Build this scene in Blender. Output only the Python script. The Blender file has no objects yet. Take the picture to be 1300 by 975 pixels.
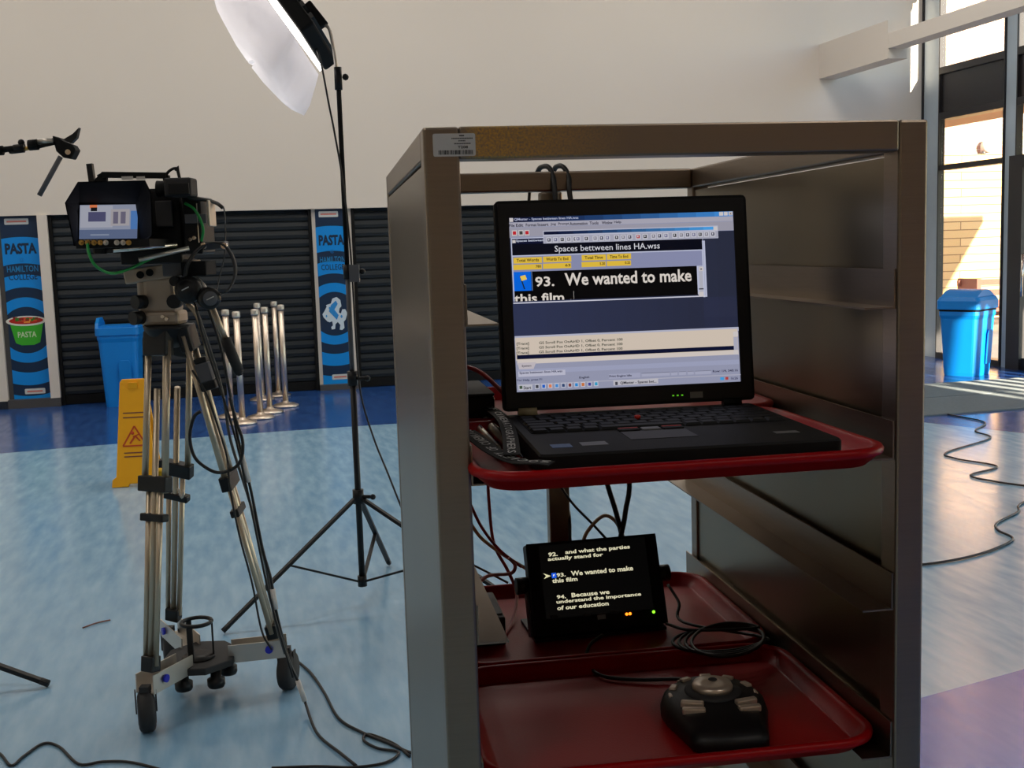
import bpy, math, random
from mathutils import Vector, Matrix
random.seed(7)
PI = math.pi
C = bpy.context.scene.collection
SC = bpy.context.scene
# ------------------------------------------------------------------ camera geometry
F, PIT, ROL = 1458.01, .1192, -.0314
fw = Vector((0, math.cos(PIT), -math.sin(PIT)))
up0 = Vector((0, math.sin(PIT), math.cos(PIT)))
CX = Vector((1, 0, 0))*math.cos(ROL) + up0*math.sin(ROL)
CU = -Vector((1, 0, 0))*math.sin(ROL) + up0*math.cos(ROL)
CO = Vector((0, 0, 1.5))
cam = bpy.data.cameras.new('camera'); co = bpy.data.objects.new('camera', cam); C.objects.link(co)
m = Matrix.Identity(4)
for i in range(3):
    m[i][0] = CX[i]; m[i][1] = CU[i]; m[i][2] = -fw[i]; m[i][3] = CO[i]
co.matrix_world = m
cam.sensor_width = 36; cam.sensor_fit = 'HORIZONTAL'; cam.lens = 36*F/1300; cam.clip_start = .02; cam.clip_end = 200
SC.camera = co
def ray(px, py): return fw*F + CX*(px-650) - CU*(py-487.5)
def hit(px, py, n, d):
    r = ray(px, py); return CO + r*((d-CO.dot(n))/r.dot(n))
UZ = Vector((0, 0, 1)); UY = Vector((0, 1, 0))
def at(px, py, Y): return hit(px, py, UY, Y)          # point at depth Y
def fl(px, py, z=0): return hit(px, py, UZ, z)         # point on a level plane
# trolley frame and room frame
TY = .1529
TA = Vector((math.cos(TY), math.sin(TY), 0)); TB = Vector((-math.sin(TY), math.cos(TY), 0)); TO = Vector((-.0825, 1.18635, 0))
RY = .235
RA = Vector((math.cos(RY), math.sin(RY), 0)); RB = Vector((-math.sin(RY), math.cos(RY), 0))
def frame(o, yaw): return Matrix.Translation(o) @ Matrix.Rotation(yaw, 4, 'Z')
TF = frame(TO, TY); RF = frame((0, 0, 0), RY); ID = Matrix.Identity(4)
TI = TF.inverted(); RI = RF.inverted()
def tz(px, py, z): return TI @ fl(px, py, z)
def ty(px, py, y): return TI @ hit(px, py, TB, TO.dot(TB)+y)
def rl(px, py, z=0): return RI @ fl(px, py, z)
def rx(px, py, x): return RI @ hit(px, py, RA, x)
def ry(px, py, y): return RI @ hit(px, py, RB, y)
# ------------------------------------------------------------------ materials
def lin(c): return tuple(((v/255)/12.92 if v/255 <= .04045 else ((v/255+.055)/1.055)**2.4) for v in c[:3]) + (1,)
MATS = {}
def mat(name, col, rough=.5, metal=0, nz=.06, nsc=8, bump=0, bsc=60, stretch=None, emit=0, spec=None, coat=0):
    mt = bpy.data.materials.new(name); mt.use_nodes = True; N = mt.node_tree.nodes; L = mt.node_tree.links
    b = N['Principled BSDF']; b.inputs['Roughness'].default_value = rough; b.inputs['Metallic'].default_value = metal
    c = lin(col)
    tc = N.new('ShaderNodeTexCoord'); mp = N.new('ShaderNodeMapping'); L.new(tc.outputs['Object'], mp.inputs[0])
    if stretch: mp.inputs['Scale'].default_value = stretch
    nt = N.new('ShaderNodeTexNoise'); nt.inputs['Scale'].default_value = nsc; nt.inputs['Detail'].default_value = 4
    L.new(mp.outputs[0], nt.inputs['Vector'])
    mx = N.new('ShaderNodeMix'); mx.data_type = 'RGBA'
    mx.inputs[6].default_value = tuple(v*(1-nz) for v in c[:3])+(1,); mx.inputs[7].default_value = tuple(min(1, v*(1+nz)) for v in c[:3])+(1,)
    L.new(nt.outputs['Fac'], mx.inputs[0]); L.new(mx.outputs[2], b.inputs['Base Color'])
    if bump:
        n2 = N.new('ShaderNodeTexNoise'); n2.inputs['Scale'].default_value = bsc; n2.inputs['Detail'].default_value = 3; L.new(mp.outputs[0], n2.inputs['Vector'])
        bp = N.new('ShaderNodeBump'); bp.inputs['Strength'].default_value = bump; bp.inputs['Distance'].default_value = .002
        L.new(n2.outputs['Fac'], bp.inputs['Height']); L.new(bp.outputs[0], b.inputs['Normal'])
    if emit:
        b.inputs['Emission Color'].default_value = c; b.inputs['Emission Strength'].default_value = emit
    if spec is not None: b.inputs['Specular IOR Level'].default_value = spec
    if coat: b.inputs['Coat Weight'].default_value = coat
    MATS[name] = mt; return mt
M = MATS
mat('white_paint', (222, 213, 202), .75, nsc=1.5, nz=.02, bump=.05, bsc=90)
mat('dark_paint', (196, 178, 154), .8)
mat('ceiling_paint', (150, 145, 138), .9)
mat('grey_trim', (74, 72, 72), .5)
mat('steel', (144, 130, 115), .36, 1, nz=.10, nsc=5, stretch=(3, 3, 60), bump=.08, bsc=14)
mat('steel_panel', (136, 124, 104), .32, 1, nz=.12, nsc=4, stretch=(1, 1, .6), bump=.03, bsc=10)
mat('chrome', (225, 215, 205), .15, 1)
mat('satin_metal', (232, 214, 196), .38, 1)
mat('alu', (205, 198, 188), .4, .8)
mat('tube_metal', (196, 180, 156), .38, .75)
mat('head_metal', (172, 156, 138), .5, .4, nz=.2)
mat('black_plastic', (17, 16, 17), .45, spec=.35)
mat('matte_black', (11, 11, 12), .75, spec=.25)
mat('laptop_black', (13, 12, 13), .6, spec=.25, bump=.05, bsc=300)
mat('key_black', (11, 11, 12), .55, spec=.25)
mat('dark_rubber', (38, 37, 38), .7)
mat('grey_rubber', (84, 84, 88), .6)
mat('cable_black', (18, 18, 19), .5)
mat('cable_grey', (78, 78, 78), .5)
mat('cable_red', (165, 18, 24), .45)
mat('cable_pink', (215, 140, 140), .45)
mat('cable_beige', (214, 186, 140), .5)
mat('cable_green', (20, 142, 62), .45)
mat('tape_white', (210, 205, 200), .6)
mat('tray_red', (150, 5, 10), .38, nz=.06, bump=.10, bsc=420, spec=.18)
mat('button_red', (190, 44, 32), .45)
mat('bin_blue', (0, 130, 218), .45, nz=.05)
mat('yellow', (250, 172, 0), .45, nz=.04)
mat('tennis_yellow', (240, 190, 10), .6)
mat('pictogram_red', (200, 70, 20), .5)
mat('blue_cap', (32, 40, 190), .4)
mat('gold', (200, 160, 90), .35, 1)
mat('beige_plastic', (170, 156, 120), .5)
mat('sticker_blue', (90, 120, 170), .5)
mat('sticker_grey', (110, 110, 112), .4, .3)
mat('label_white', (196, 192, 186), .5)
mat('ink', (20, 20, 22), .6)
mat('white_ink', (190, 190, 186), .6)
mat('lanyard', (16, 15, 16), .85, bump=.2, bsc=900)
mat('shutter_slate', (25, 31, 36), .5, .1, nz=.1)
mat('frame_dark', (40, 38, 40), .45)
mat('frame_light', (176, 190, 200), .5)
mat('spandrel', (44, 40, 40), .25)
mat('mat_grey', (120, 128, 132), .9, nz=.15, nsc=40)
mat('wood_brown', (122, 66, 50), .6)
mat('fabric_grey', (150, 150, 160), .8)
mat('btn_metal', (206, 190, 172), .3, .6)
mat('led_orange', (255, 130, 30), .4, emit=3); mat('led_green', (130, 255, 40), .4, emit=2.5); mat('led_dim', (90, 190, 30), .4, emit=.8)
mat('asphalt', (150, 145, 135), .9, nz=.2, nsc=4); mat('skirting', (30, 34, 44), .5)
mat('concrete', (190, 180, 165), .85)
def nodes(name):
    mt = bpy.data.materials.new(name); mt.use_nodes = True; MATS[name] = mt
    return mt.node_tree.nodes, mt.node_tree.links, mt.node_tree.nodes['Principled BSDF']
# face-coloured print and face-coloured display
N, L, b = nodes('print'); a = N.new('ShaderNodeAttribute'); a.attribute_name = 'Col'; L.new(a.outputs['Color'], b.inputs['Base Color']); b.inputs['Roughness'].default_value = .45
N, L, b = nodes('display'); a = N.new('ShaderNodeAttribute'); a.attribute_name = 'Col'; L.new(a.outputs['Color'], b.inputs['Emission Color']); b.inputs['Emission Strength'].default_value = 1
b.inputs['Base Color'].default_value = (.004, .004, .004, 1); b.inputs['Roughness'].default_value = .35; b.inputs['Specular IOR Level'].default_value = .2
# speckled gold patch in the base colour of the front rail
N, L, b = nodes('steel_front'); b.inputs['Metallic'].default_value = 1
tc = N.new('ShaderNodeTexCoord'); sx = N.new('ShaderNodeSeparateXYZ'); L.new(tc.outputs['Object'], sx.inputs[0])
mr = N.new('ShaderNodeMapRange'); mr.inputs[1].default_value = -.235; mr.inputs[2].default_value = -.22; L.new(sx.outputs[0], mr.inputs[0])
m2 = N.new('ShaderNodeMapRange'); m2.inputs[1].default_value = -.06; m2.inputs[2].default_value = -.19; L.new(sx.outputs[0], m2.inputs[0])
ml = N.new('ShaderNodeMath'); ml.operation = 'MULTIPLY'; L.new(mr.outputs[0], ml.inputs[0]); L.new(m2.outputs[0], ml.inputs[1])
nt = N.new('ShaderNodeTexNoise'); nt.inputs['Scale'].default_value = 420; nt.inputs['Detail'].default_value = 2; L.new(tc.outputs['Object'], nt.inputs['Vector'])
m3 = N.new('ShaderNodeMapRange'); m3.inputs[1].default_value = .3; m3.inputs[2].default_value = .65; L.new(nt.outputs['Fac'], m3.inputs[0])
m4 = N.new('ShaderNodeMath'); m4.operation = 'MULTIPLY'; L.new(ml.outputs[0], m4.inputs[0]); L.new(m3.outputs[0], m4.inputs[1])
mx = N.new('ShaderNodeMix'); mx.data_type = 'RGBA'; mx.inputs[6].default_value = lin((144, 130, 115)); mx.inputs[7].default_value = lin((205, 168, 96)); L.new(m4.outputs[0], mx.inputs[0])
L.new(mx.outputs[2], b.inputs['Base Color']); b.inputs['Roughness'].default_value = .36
# glass
N, L, b = nodes('glass'); N.remove(b); out = N['Material Output']; t = N.new('ShaderNodeBsdfTransparent'); g = N.new('ShaderNodeBsdfGlossy'); g.inputs['Roughness'].default_value = .02
fr = N.new('ShaderNodeLayerWeight'); fr.inputs[0].default_value = .12; ms = N.new('ShaderNodeMixShader'); L.new(fr.outputs['Fresnel'], ms.inputs[0]); ms.inputs[0].default_value = .05; N.remove(fr); L.new(t.outputs[0], ms.inputs[1]); L.new(g.outputs[0], ms.inputs[2]); L.new(ms.outputs[0], out.inputs[0])
# translucent softbox cloth
N, L, b = nodes('diffuser_cloth'); N.remove(b); out = N['Material Output']; t = N.new('ShaderNodeBsdfTranslucent'); d = N.new('ShaderNodeBsdfDiffuse')
t.inputs[0].default_value = (.85, .83, .86, 1); d.inputs[0].default_value = (.72, .72, .76, 1); ms = N.new('ShaderNodeMixShader'); ms.inputs[0].default_value = .5
L.new(d.outputs[0], ms.inputs[1]); L.new(t.outputs[0], ms.inputs[2]); L.new(ms.outputs[0], out.inputs[0])
tc = N.new('ShaderNodeTexCoord'); nt = N.new('ShaderNodeTexNoise'); nt.inputs['Scale'].default_value = 5; nt.inputs['Distortion'].default_value = .3; L.new(tc.outputs['Object'], nt.inputs['Vector'])
bp = N.new('ShaderNodeBump'); bp.inputs['Strength'].default_value = .45; bp.inputs['Distance'].default_value = .06; L.new(nt.outputs['Fac'], bp.inputs['Height']); L.new(bp.outputs[0], d.inputs['Normal']); L.new(bp.outputs[0], t.inputs['Normal'])
N, L, b = nodes('lamp_panel'); b.inputs['Emission Color'].default_value = (1, .93, .86, 1); b.inputs['Emission Strength'].default_value = 3.5
# brick / timber
def brickmat(name, c1, c2, mor, w, h, ms_):
    N, L, b = nodes(name); tc = N.new('ShaderNodeTexCoord'); mp = N.new('ShaderNodeMapping'); mp.inputs['Rotation'].default_value = (PI/2, 0, 0); L.new(tc.outputs['Object'], mp.inputs[0])
    bt = N.new('ShaderNodeTexBrick'); bt.inputs['Scale'].default_value = 1; bt.inputs['Brick Width'].default_value = w; bt.inputs['Row Height'].default_value = h; bt.inputs['Mortar Size'].default_value = ms_
    bt.inputs['Color1'].default_value = lin(c1); bt.inputs['Color2'].default_value = lin(c2); bt.inputs['Mortar'].default_value = lin(mor)
    L.new(mp.outputs[0], bt.inputs['Vector']); L.new(bt.outputs['Color'], b.inputs['Base Color']); b.inputs['Roughness'].default_value = .85
brickmat('brick', (190, 150, 128), (168, 128, 106), (205, 190, 170), .23, .075, .006)
brickmat('timber', (226, 184, 128), (214, 170, 112), (140, 100, 60), 2.4, .14, .008)
# vinyl floor (object coordinates = room coordinates)
N, L, b = nodes('vinyl'); tc = N.new('ShaderNodeTexCoord'); sx = N.new('ShaderNodeSeparateXYZ'); L.new(tc.outputs['Object'], sx.inputs[0])
def vm(op, a, bb=None):
    n = N.new('ShaderNodeMath'); n.operation = op
    for i, v in enumerate((a, bb)):
        if v is None: continue
        if isinstance(v, (int, float)): n.inputs[i].default_value = v
        else: L.new(v, n.inputs[i])
    return n.outputs[0]
X_, Y_ = sx.outputs[0], sx.outputs[1]
def dist(cx, cy, sxx=1, syy=1): return vm('SQRT', vm('ADD', vm('POWER', vm('MULTIPLY', vm('SUBTRACT', X_, cx), sxx), 2), vm('POWER', vm('MULTIPLY', vm('SUBTRACT', Y_, cy), syy), 2)))
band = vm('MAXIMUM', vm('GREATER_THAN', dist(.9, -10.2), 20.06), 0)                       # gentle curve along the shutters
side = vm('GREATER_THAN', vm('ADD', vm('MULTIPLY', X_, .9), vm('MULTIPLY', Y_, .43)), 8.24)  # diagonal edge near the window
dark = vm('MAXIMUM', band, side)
patch = vm('MULTIPLY', vm('LESS_THAN', vm('SUBTRACT', Y_, vm('MULTIPLY', X_, .236)), 2.69), vm('GREATER_THAN', X_, 1.5))
def nz(scale, vec, det=5):
    n = N.new('ShaderNodeTexNoise'); n.inputs['Scale'].default_value = scale; n.inputs['Detail'].default_value = det
    mp = N.new('ShaderNodeMapping'); mp.inputs['Scale'].default_value = vec; L.new(tc.outputs['Object'], mp.inputs[0]); L.new(mp.outputs[0], n.inputs['Vector']); return n.outputs['Fac']
def mixc(f, a, bb):
    n = N.new('ShaderNodeMix'); n.data_type = 'RGBA'; L.new(f, n.inputs[0])
    for i, v in ((6, a), (7, bb)):
        if isinstance(v, tuple): n.inputs[i].default_value = v
        else: L.new(v, n.inputs[i])
    return n.outputs[2]
def ramp(f, lo, hi):
    r = N.new('ShaderNodeMapRange'); r.inputs[1].default_value = lo; r.inputs[2].default_value = hi; L.new(f, r.inputs[0]); return r.outputs[0]
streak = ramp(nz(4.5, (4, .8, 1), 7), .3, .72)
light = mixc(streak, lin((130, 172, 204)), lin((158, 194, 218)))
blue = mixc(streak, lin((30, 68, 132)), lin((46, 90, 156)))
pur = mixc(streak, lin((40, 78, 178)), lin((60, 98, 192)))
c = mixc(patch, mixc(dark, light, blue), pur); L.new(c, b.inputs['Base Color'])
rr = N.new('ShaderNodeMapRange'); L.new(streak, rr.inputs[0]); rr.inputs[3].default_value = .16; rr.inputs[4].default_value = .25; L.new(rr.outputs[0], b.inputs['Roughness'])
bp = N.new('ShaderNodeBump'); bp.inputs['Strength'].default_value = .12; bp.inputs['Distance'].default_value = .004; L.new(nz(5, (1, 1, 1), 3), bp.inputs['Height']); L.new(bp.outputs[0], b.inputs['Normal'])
# poster rings
def ringmat(name, cx, cz):
    N, L, b = nodes(name); tc = N.new('ShaderNodeTexCoord'); mp = N.new('ShaderNodeMapping'); mp.inputs['Location'].default_value = (-cx, 0, -cz); mp.inputs['Scale'].default_value = (1, 0, 1); L.new(tc.outputs['Object'], mp.inputs[0])
    ln = N.new('ShaderNodeVectorMath'); ln.operation = 'LENGTH'; L.new(mp.outputs[0], ln.inputs[0])
    dv = N.new('ShaderNodeMath'); dv.operation = 'MULTIPLY'; L.new(ln.outputs['Value'], dv.inputs[0]); dv.inputs[1].default_value = 1/1.25
    cr = N.new('ShaderNodeValToRGB'); cr.color_ramp.interpolation = 'CONSTANT'; nv, bl = lin((18, 44, 74)), lin((0, 140, 226))
    st = [(0, nv), (.235, bl), (.335, nv), (.435, bl), (.57, nv), (.68, bl), (.95, nv)]
    e = cr.color_ramp.elements; e[0].position = 0; e[0].color = nv; e[1].position = st[1][0]/1.25; e[1].color = bl
    for p, c_ in st[2:]: q = e.new(p/1.25); q.color = c_
    L.new(dv.outputs[0], cr.inputs[0]); L.new(cr.outputs[0], b.inputs['Base Color']); b.inputs['Roughness'].default_value = .35
# ------------------------------------------------------------------ mesh builder
def rnd2(x0, y0, x1, y1, r, n=4):
    p = []
    for cx, cy, a0 in ((x1-r, y0+r, -PI/2), (x1-r, y1-r, 0), (x0+r, y1-r, PI/2), (x0+r, y0+r, PI)):
        for i in range(n+1): a = a0+i/n*PI/2; p.append((cx+r*math.cos(a), cy+r*math.sin(a)))
    return p
def smooth(pts, k=6):
    pts = [Vector(p) for p in pts]
    if len(pts) < 3: return pts
    P = [pts[0]*2-pts[1]] + pts + [pts[-1]*2-pts[-2]]; o = []
    for i in range(1, len(P)-2):
        for j in range(k):
            t = j/k; a, b_, c_, d_ = P[i-1:i+3]
            o.append(.5*((2*b_)+(c_-a)*t+(2*a-5*b_+4*c_-d_)*t*t+(3*b_-a-3*c_+d_)*t**3))
    o.append(pts[-1]); return o
WM = {}
TXT = {}
def text_geo(s, bold=0):
    k = (s, bold)
    if k not in TXT:
        cu = bpy.data.curves.new('t', 'FONT'); cu.body = s; cu.offset = bold; cu.resolution_u = 2
        ob = bpy.data.objects.new('t', cu); C.objects.link(ob); bpy.context.view_layer.update()
        me = bpy.data.meshes.new_from_object(ob.evaluated_get(bpy.context.evaluated_depsgraph_get()))
        vs = [(v.co.x, v.co.y) for v in me.vertices]; fs = [tuple(p.vertices) for p in me.polygons]
        bpy.data.objects.remove(ob); bpy.data.curves.remove(cu); bpy.data.meshes.remove(me)
        x0 = min(v[0] for v in vs); x1 = max(v[0] for v in vs); y0 = min(v[1] for v in vs); y1 = max(v[1] for v in vs)
        TXT[k] = ([((x-x0)/(x1-x0), (y-y0)/(y1-y0)) for x, y in vs], fs, (x1-x0)/(y1-y0))
    return TXT[k]
class MB:
    def __init__(s, Mx=ID): s.v = []; s.f = []; s.mi = []; s.sm = []; s.c = []; s.M = Mx; s.m = 0; s.col = (0, 0, 0, 1)
    def add(s, vs, fs, sm=False, M=None):
        o = len(s.v); MM = s.M if M is None else s.M @ M
        s.v += [MM @ Vector(v) for v in vs]
        for f in fs: s.f.append(tuple(i+o for i in f)); s.mi.append(s.m); s.sm.append(sm); s.c.append(s.col)
        return s
    def box(s, x0, x1, y0, y1, z0, z1, M=None):
        v = [(x, y, z) for z in (z0, z1) for y in (y0, y1) for x in (x0, x1)]
        return s.add(v, [(0, 2, 3, 1), (4, 5, 7, 6), (0, 1, 5, 4), (2, 6, 7, 3), (0, 4, 6, 2), (1, 3, 7, 5)], M=M)
    def loft(s, rings, caps=True, sm=False, close=True, M=None):
        n = len(rings[0]); vs = [p for r in rings for p in r]; fs = []
        for i in range(len(rings)-1):
            for j in range(n if close else n-1): k = (j+1) % n; fs.append((i*n+j, i*n+k, (i+1)*n+k, (i+1)*n+j))
        if caps: fs.append(tuple(reversed(range(n)))); fs.append(tuple(range((len(rings)-1)*n, len(rings)*n)))
        return s.add(vs, fs, sm, M)
    def cyl(s, a, b, r, r2=None, n=14, M=None, sm=True):
        a, b = Vector(a), Vector(b); r2 = r if r2 is None else r2; d = (b-a).normalized(); u = d.orthogonal().normalized(); w = d.cross(u)
        R_ = [[p+(u*math.cos(t*2*PI/n)+w*math.sin(t*2*PI/n))*q for t in range(n)] for p, q in ((a, r), (b, r2))]
        o = len(s.f); s.loft(R_, True, sm, M=M); s.sm[-1] = s.sm[-2] = False; return s
    def tube(s, pts, r, n=8, k=6, M=None, close=False):
        P = smooth(pts, k) if k else [Vector(p) for p in pts]; rings = []; u = None
        for i, p in enumerate(P):
            d = (P[min(i+1, len(P)-1)]-P[max(i-1, 0)]).normalized()
            u = d.orthogonal().normalized() if u is None else (u-d*u.dot(d)).normalized()
            w = d.cross(u); rings.append([p+(u*math.cos(t*2*PI/n)+w*math.sin(t*2*PI/n))*r for t in range(n)])
        return s.loft(rings, True, True, M=M)
    def lathe(s, c, prof, n=24, M=None, axis=None):
        c = Vector(c); ax = Vector(axis or (0, 0, 1)).normalized(); u = ax.orthogonal().normalized(); w = ax.cross(u)
        return s.loft([[c+ax*h+(u*math.cos(t*2*PI/n)+w*math.sin(t*2*PI/n))*max(r, 1e-4) for t in range(n)] for r, h in prof], True, True, M=M)
    def prism(s, poly, z0, z1, M=None, sm=False):
        return s.loft([[(x, y, z0) for x, y in poly], [(x, y, z1) for x, y in poly]], True, sm, M=M)
    def extr(s, pts, d, M=None):                       # 3D outline pushed by vector d
        d = Vector(d); return s.loft([[Vector(p) for p in pts], [Vector(p)+d for p in pts]], M=M)
    def beam(s, a, b, w, t, upv=(0, 0, 1), M=None):
        a, b = Vector(a), Vector(b); d = (b-a).normalized(); sd = d.cross(Vector(upv)).normalized(); u = sd.cross(d)
        R_ = [[p+sd*(i*w/2)+u*(j*t/2) for i, j in ((-1, -1), (1, -1), (1, 1), (-1, 1))] for p in (a, b)]
        return s.loft(R_, M=M)
    def rect(s, x0, y0, x1, y1, z, M=None): return s.add([(x0, y0, z), (x1, y0, z), (x1, y1, z), (x0, y1, z)], [(0, 1, 2, 3)], M=M)
    def text(s, t, x0, y0, x1, y1, z, bold=0, M=None):
        vs, fs, asp = text_geo(t, bold); return s.add([(x0+(x1-x0)*a, y0+(y1-y0)*b_, z) for a, b_ in vs], fs, M=M)
    def sphere(s, c, r, n=12, sc=(1, 1, 1), M=None):
        c = Vector(c); rings = []
        for i in range(n//2+1):
            a = -PI/2+i*PI/(n//2); rings.append([c+Vector((math.cos(a)*math.cos(t*2*PI/n)*r*sc[0]+1e-5*math.cos(t*2*PI/n), math.cos(a)*math.sin(t*2*PI/n)*r*sc[1]+1e-5*math.sin(t*2*PI/n), math.sin(a)*r*sc[2])) for t in range(n)])
        return s.loft(rings, True, True, M=M)
    def build(s, name, mats, parent=None, origin=None, bev=0, yaw=None, colors=False):
        if isinstance(mats, str): mats = [mats]
        if parent is not None: W = WM[parent]
        else:
            if origin is None:
                xs = [v.x for v in s.v]; ys = [v.y for v in s.v]; zs = [v.z for v in s.v]; origin = ((min(xs)+max(xs))/2, (min(ys)+max(ys))/2, min(zs))
            W = Matrix.Translation(origin) @ (Matrix.Rotation(yaw, 4, 'Z') if yaw else ID)
        I = W.inverted(); me = bpy.data.meshes.new(name); me.from_pydata([I @ v for v in s.v], [], s.f)
        for x in mats: me.materials.append(M[x])
        me.polygons.foreach_set('material_index', s.mi); me.polygons.foreach_set('use_smooth', s.sm)
        if colors:
            at_ = me.color_attributes.new('Col', 'FLOAT_COLOR', 'CORNER'); k = 0
            for p, c_ in zip(me.polygons, s.c):
                for _ in p.vertices: at_.data[k].color = c_; k += 1
        me.update(); o = bpy.data.objects.new(name, me); C.objects.link(o)
        if parent is not None: o.parent = parent; WM[o] = W
        else: o.matrix_world = W; WM[o] = W
        if bev:
            bm = o.modifiers.new('bevel', 'BEVEL'); bm.width = bev; bm.segments = 2; bm.limit_method = 'ANGLE'; bm.angle_limit = .7
        return o
def tag(o, label, cat, group=None):
    o['label'] = label; o['category'] = cat
    if group: o['group'] = group
    return o
def thing(name, label, cat, loc, yaw=0, group=None):
    o = bpy.data.objects.new(name, None); C.objects.link(o); o.empty_display_size = .05
    W = Matrix.Translation(loc) @ Matrix.Rotation(yaw, 4, 'Z'); o.matrix_world = W; WM[o] = W
    return tag(o, label, cat, group)
def struct(o): o['kind'] = 'structure'; return o
def dup(root, loc, label, yaw=None):
    r = root.copy(); C.objects.link(r); r.location = loc
    if yaw is not None: r.rotation_euler = (0, 0, yaw)
    r['label'] = label
    for ch in root.children:
        c_ = ch.copy(); C.objects.link(c_); c_.parent = r
        for g_ in ch.children: d_ = g_.copy(); C.objects.link(d_); d_.parent = c_
    return r
def cable(name, pts, r, m_, label, cat='cable', parent=None, k=6, group=None):
    o = MB().tube(pts, r, 8, k).build(name, m_, parent)
    if parent is None: tag(o, label, cat, group)
    return o
# ================================================================== ROOM (room frame)
XW, YB, XL, YF, HC = 8.24, 12.614, -6.0, -7.0, 6.2
WT = .3
def rmb(): return MB(RF)
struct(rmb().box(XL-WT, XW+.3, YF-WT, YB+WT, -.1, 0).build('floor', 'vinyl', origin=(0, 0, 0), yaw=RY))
struct(rmb().box(XL-WT, XW+WT, YF-WT, YB+WT, HC, HC+.2).build('ceiling', 'ceiling_paint', origin=(0, 0, HC), yaw=RY))
struct(rmb().box(XL-WT, XL, YF-WT, YB+WT, 0, HC).build('wall_left', 'white_paint'))
struct(rmb().box(XL, XW+WT, YF-WT, YF, 0, HC).build('wall_front', 'dark_paint'))
# back wall with shutter openings
zt = 1.965
s0, s1, s2, s3 = -1.80, .865, 1.29, 3.9           # shutter openings
b = rmb(); b.box(XL, XW+WT, YB, YB+WT, zt, HC)
struct(rmb().box(XL, -2.31, YB, YB+WT, 0, zt).build('wall_back_left', 'white_paint')); struct(rmb().box(s3, XW+WT, YB, YB+WT, 0, zt).build('wall_back_right', 'white_paint'))
struct(rmb().box(-2.31, s0, YB+.06, YB+WT, 0, zt).build('trim_6', 'grey_trim')); struct(rmb().box(s1, s2, YB+.05, YB+WT, 0, zt).build('trim_7', 'white_paint'))
struct(b.build('wall_back', 'white_paint'))
# bulkhead box and slim beam by the window
struct(rmb().box(6.86, 7.09, 11.15, YB, 3.347, 3.742).build('trim_1', 'white_paint'))
struct(rmb().box(6.862, 7.06, 3.0, 11.15, 3.45, 3.605).build('trim_2', 'white_paint'))
struct(rmb().box(-6.0, -2.31, YB-.012, YB, 0, .08).build('baseboard_back', 'skirting'))
struct(rmb().box(3.9, XW-.1, YB-.012, YB, 0, .08).build('baseboard_side', 'skirting'))
struct(rmb().box(-1.895, -1.80, YB-.03, YB+.06, .09, zt).build('trim_3', 'white_paint'))
struct(rmb().box(-2.31, -1.80, YB-.03, YB+.06, 0, .09).build('trim_4', 'grey_trim'))
struct(rmb().box(s1, s2, YB-.03, YB+.05, 0, .06).build('trim_5', 'grey_trim'))
# roller shutters
def shutter(x0, x1, label):
    cx = (x0+x1)/2; t = thing('roller_shutter', label, 'roller shutter', RF @ Vector((cx, YB+.1, 0)), RY, 'dark roller shutters along the back wall')
    prof = []; z = .1; p = .0915
    while z < zt:
        prof += [(YB+.09, z), (YB+.078, z+.008), (YB+.072, z+p*.45), (YB+.079, z+p*.88), (YB+.09, min(z+p*.95, zt))]; z += p
    prof = [q for q in prof if q[1] <= zt+.001]
    n = len(prof); vs = [(x0+.03, y, z) for y, z in prof]+[(x1-.03, y, z) for y, z in prof]
    rmb().add(vs, [(i, n+i, n+i+1, i+1) for i in range(n-1)]).add([(x0, YB+.12, 0), (x1, YB+.12, 0), (x1, YB+.12, zt), (x0, YB+.12, zt)], [(0, 1, 2, 3)]).build('slat_curtain', 'shutter_slate', t)
    rmb().box(x0+.03, x1-.03, YB+.06, YB+.11, .005, .1).build('bottom_bar', 'matte_black', t)
    for a0, a1 in ((x0, x0+.035), (x1-.035, x1)): rmb().box(a0, a1, YB+.03, YB+.12, 0, zt).build('guide_rail', 'matte_black', t)
shutter(s0, s1, 'wide dark slatted roller shutter behind the blue bin and camera tripod')
shutter(s2, s3, 'dark slatted roller shutter to the right of the horse banner, behind the steel trolley')
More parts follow.
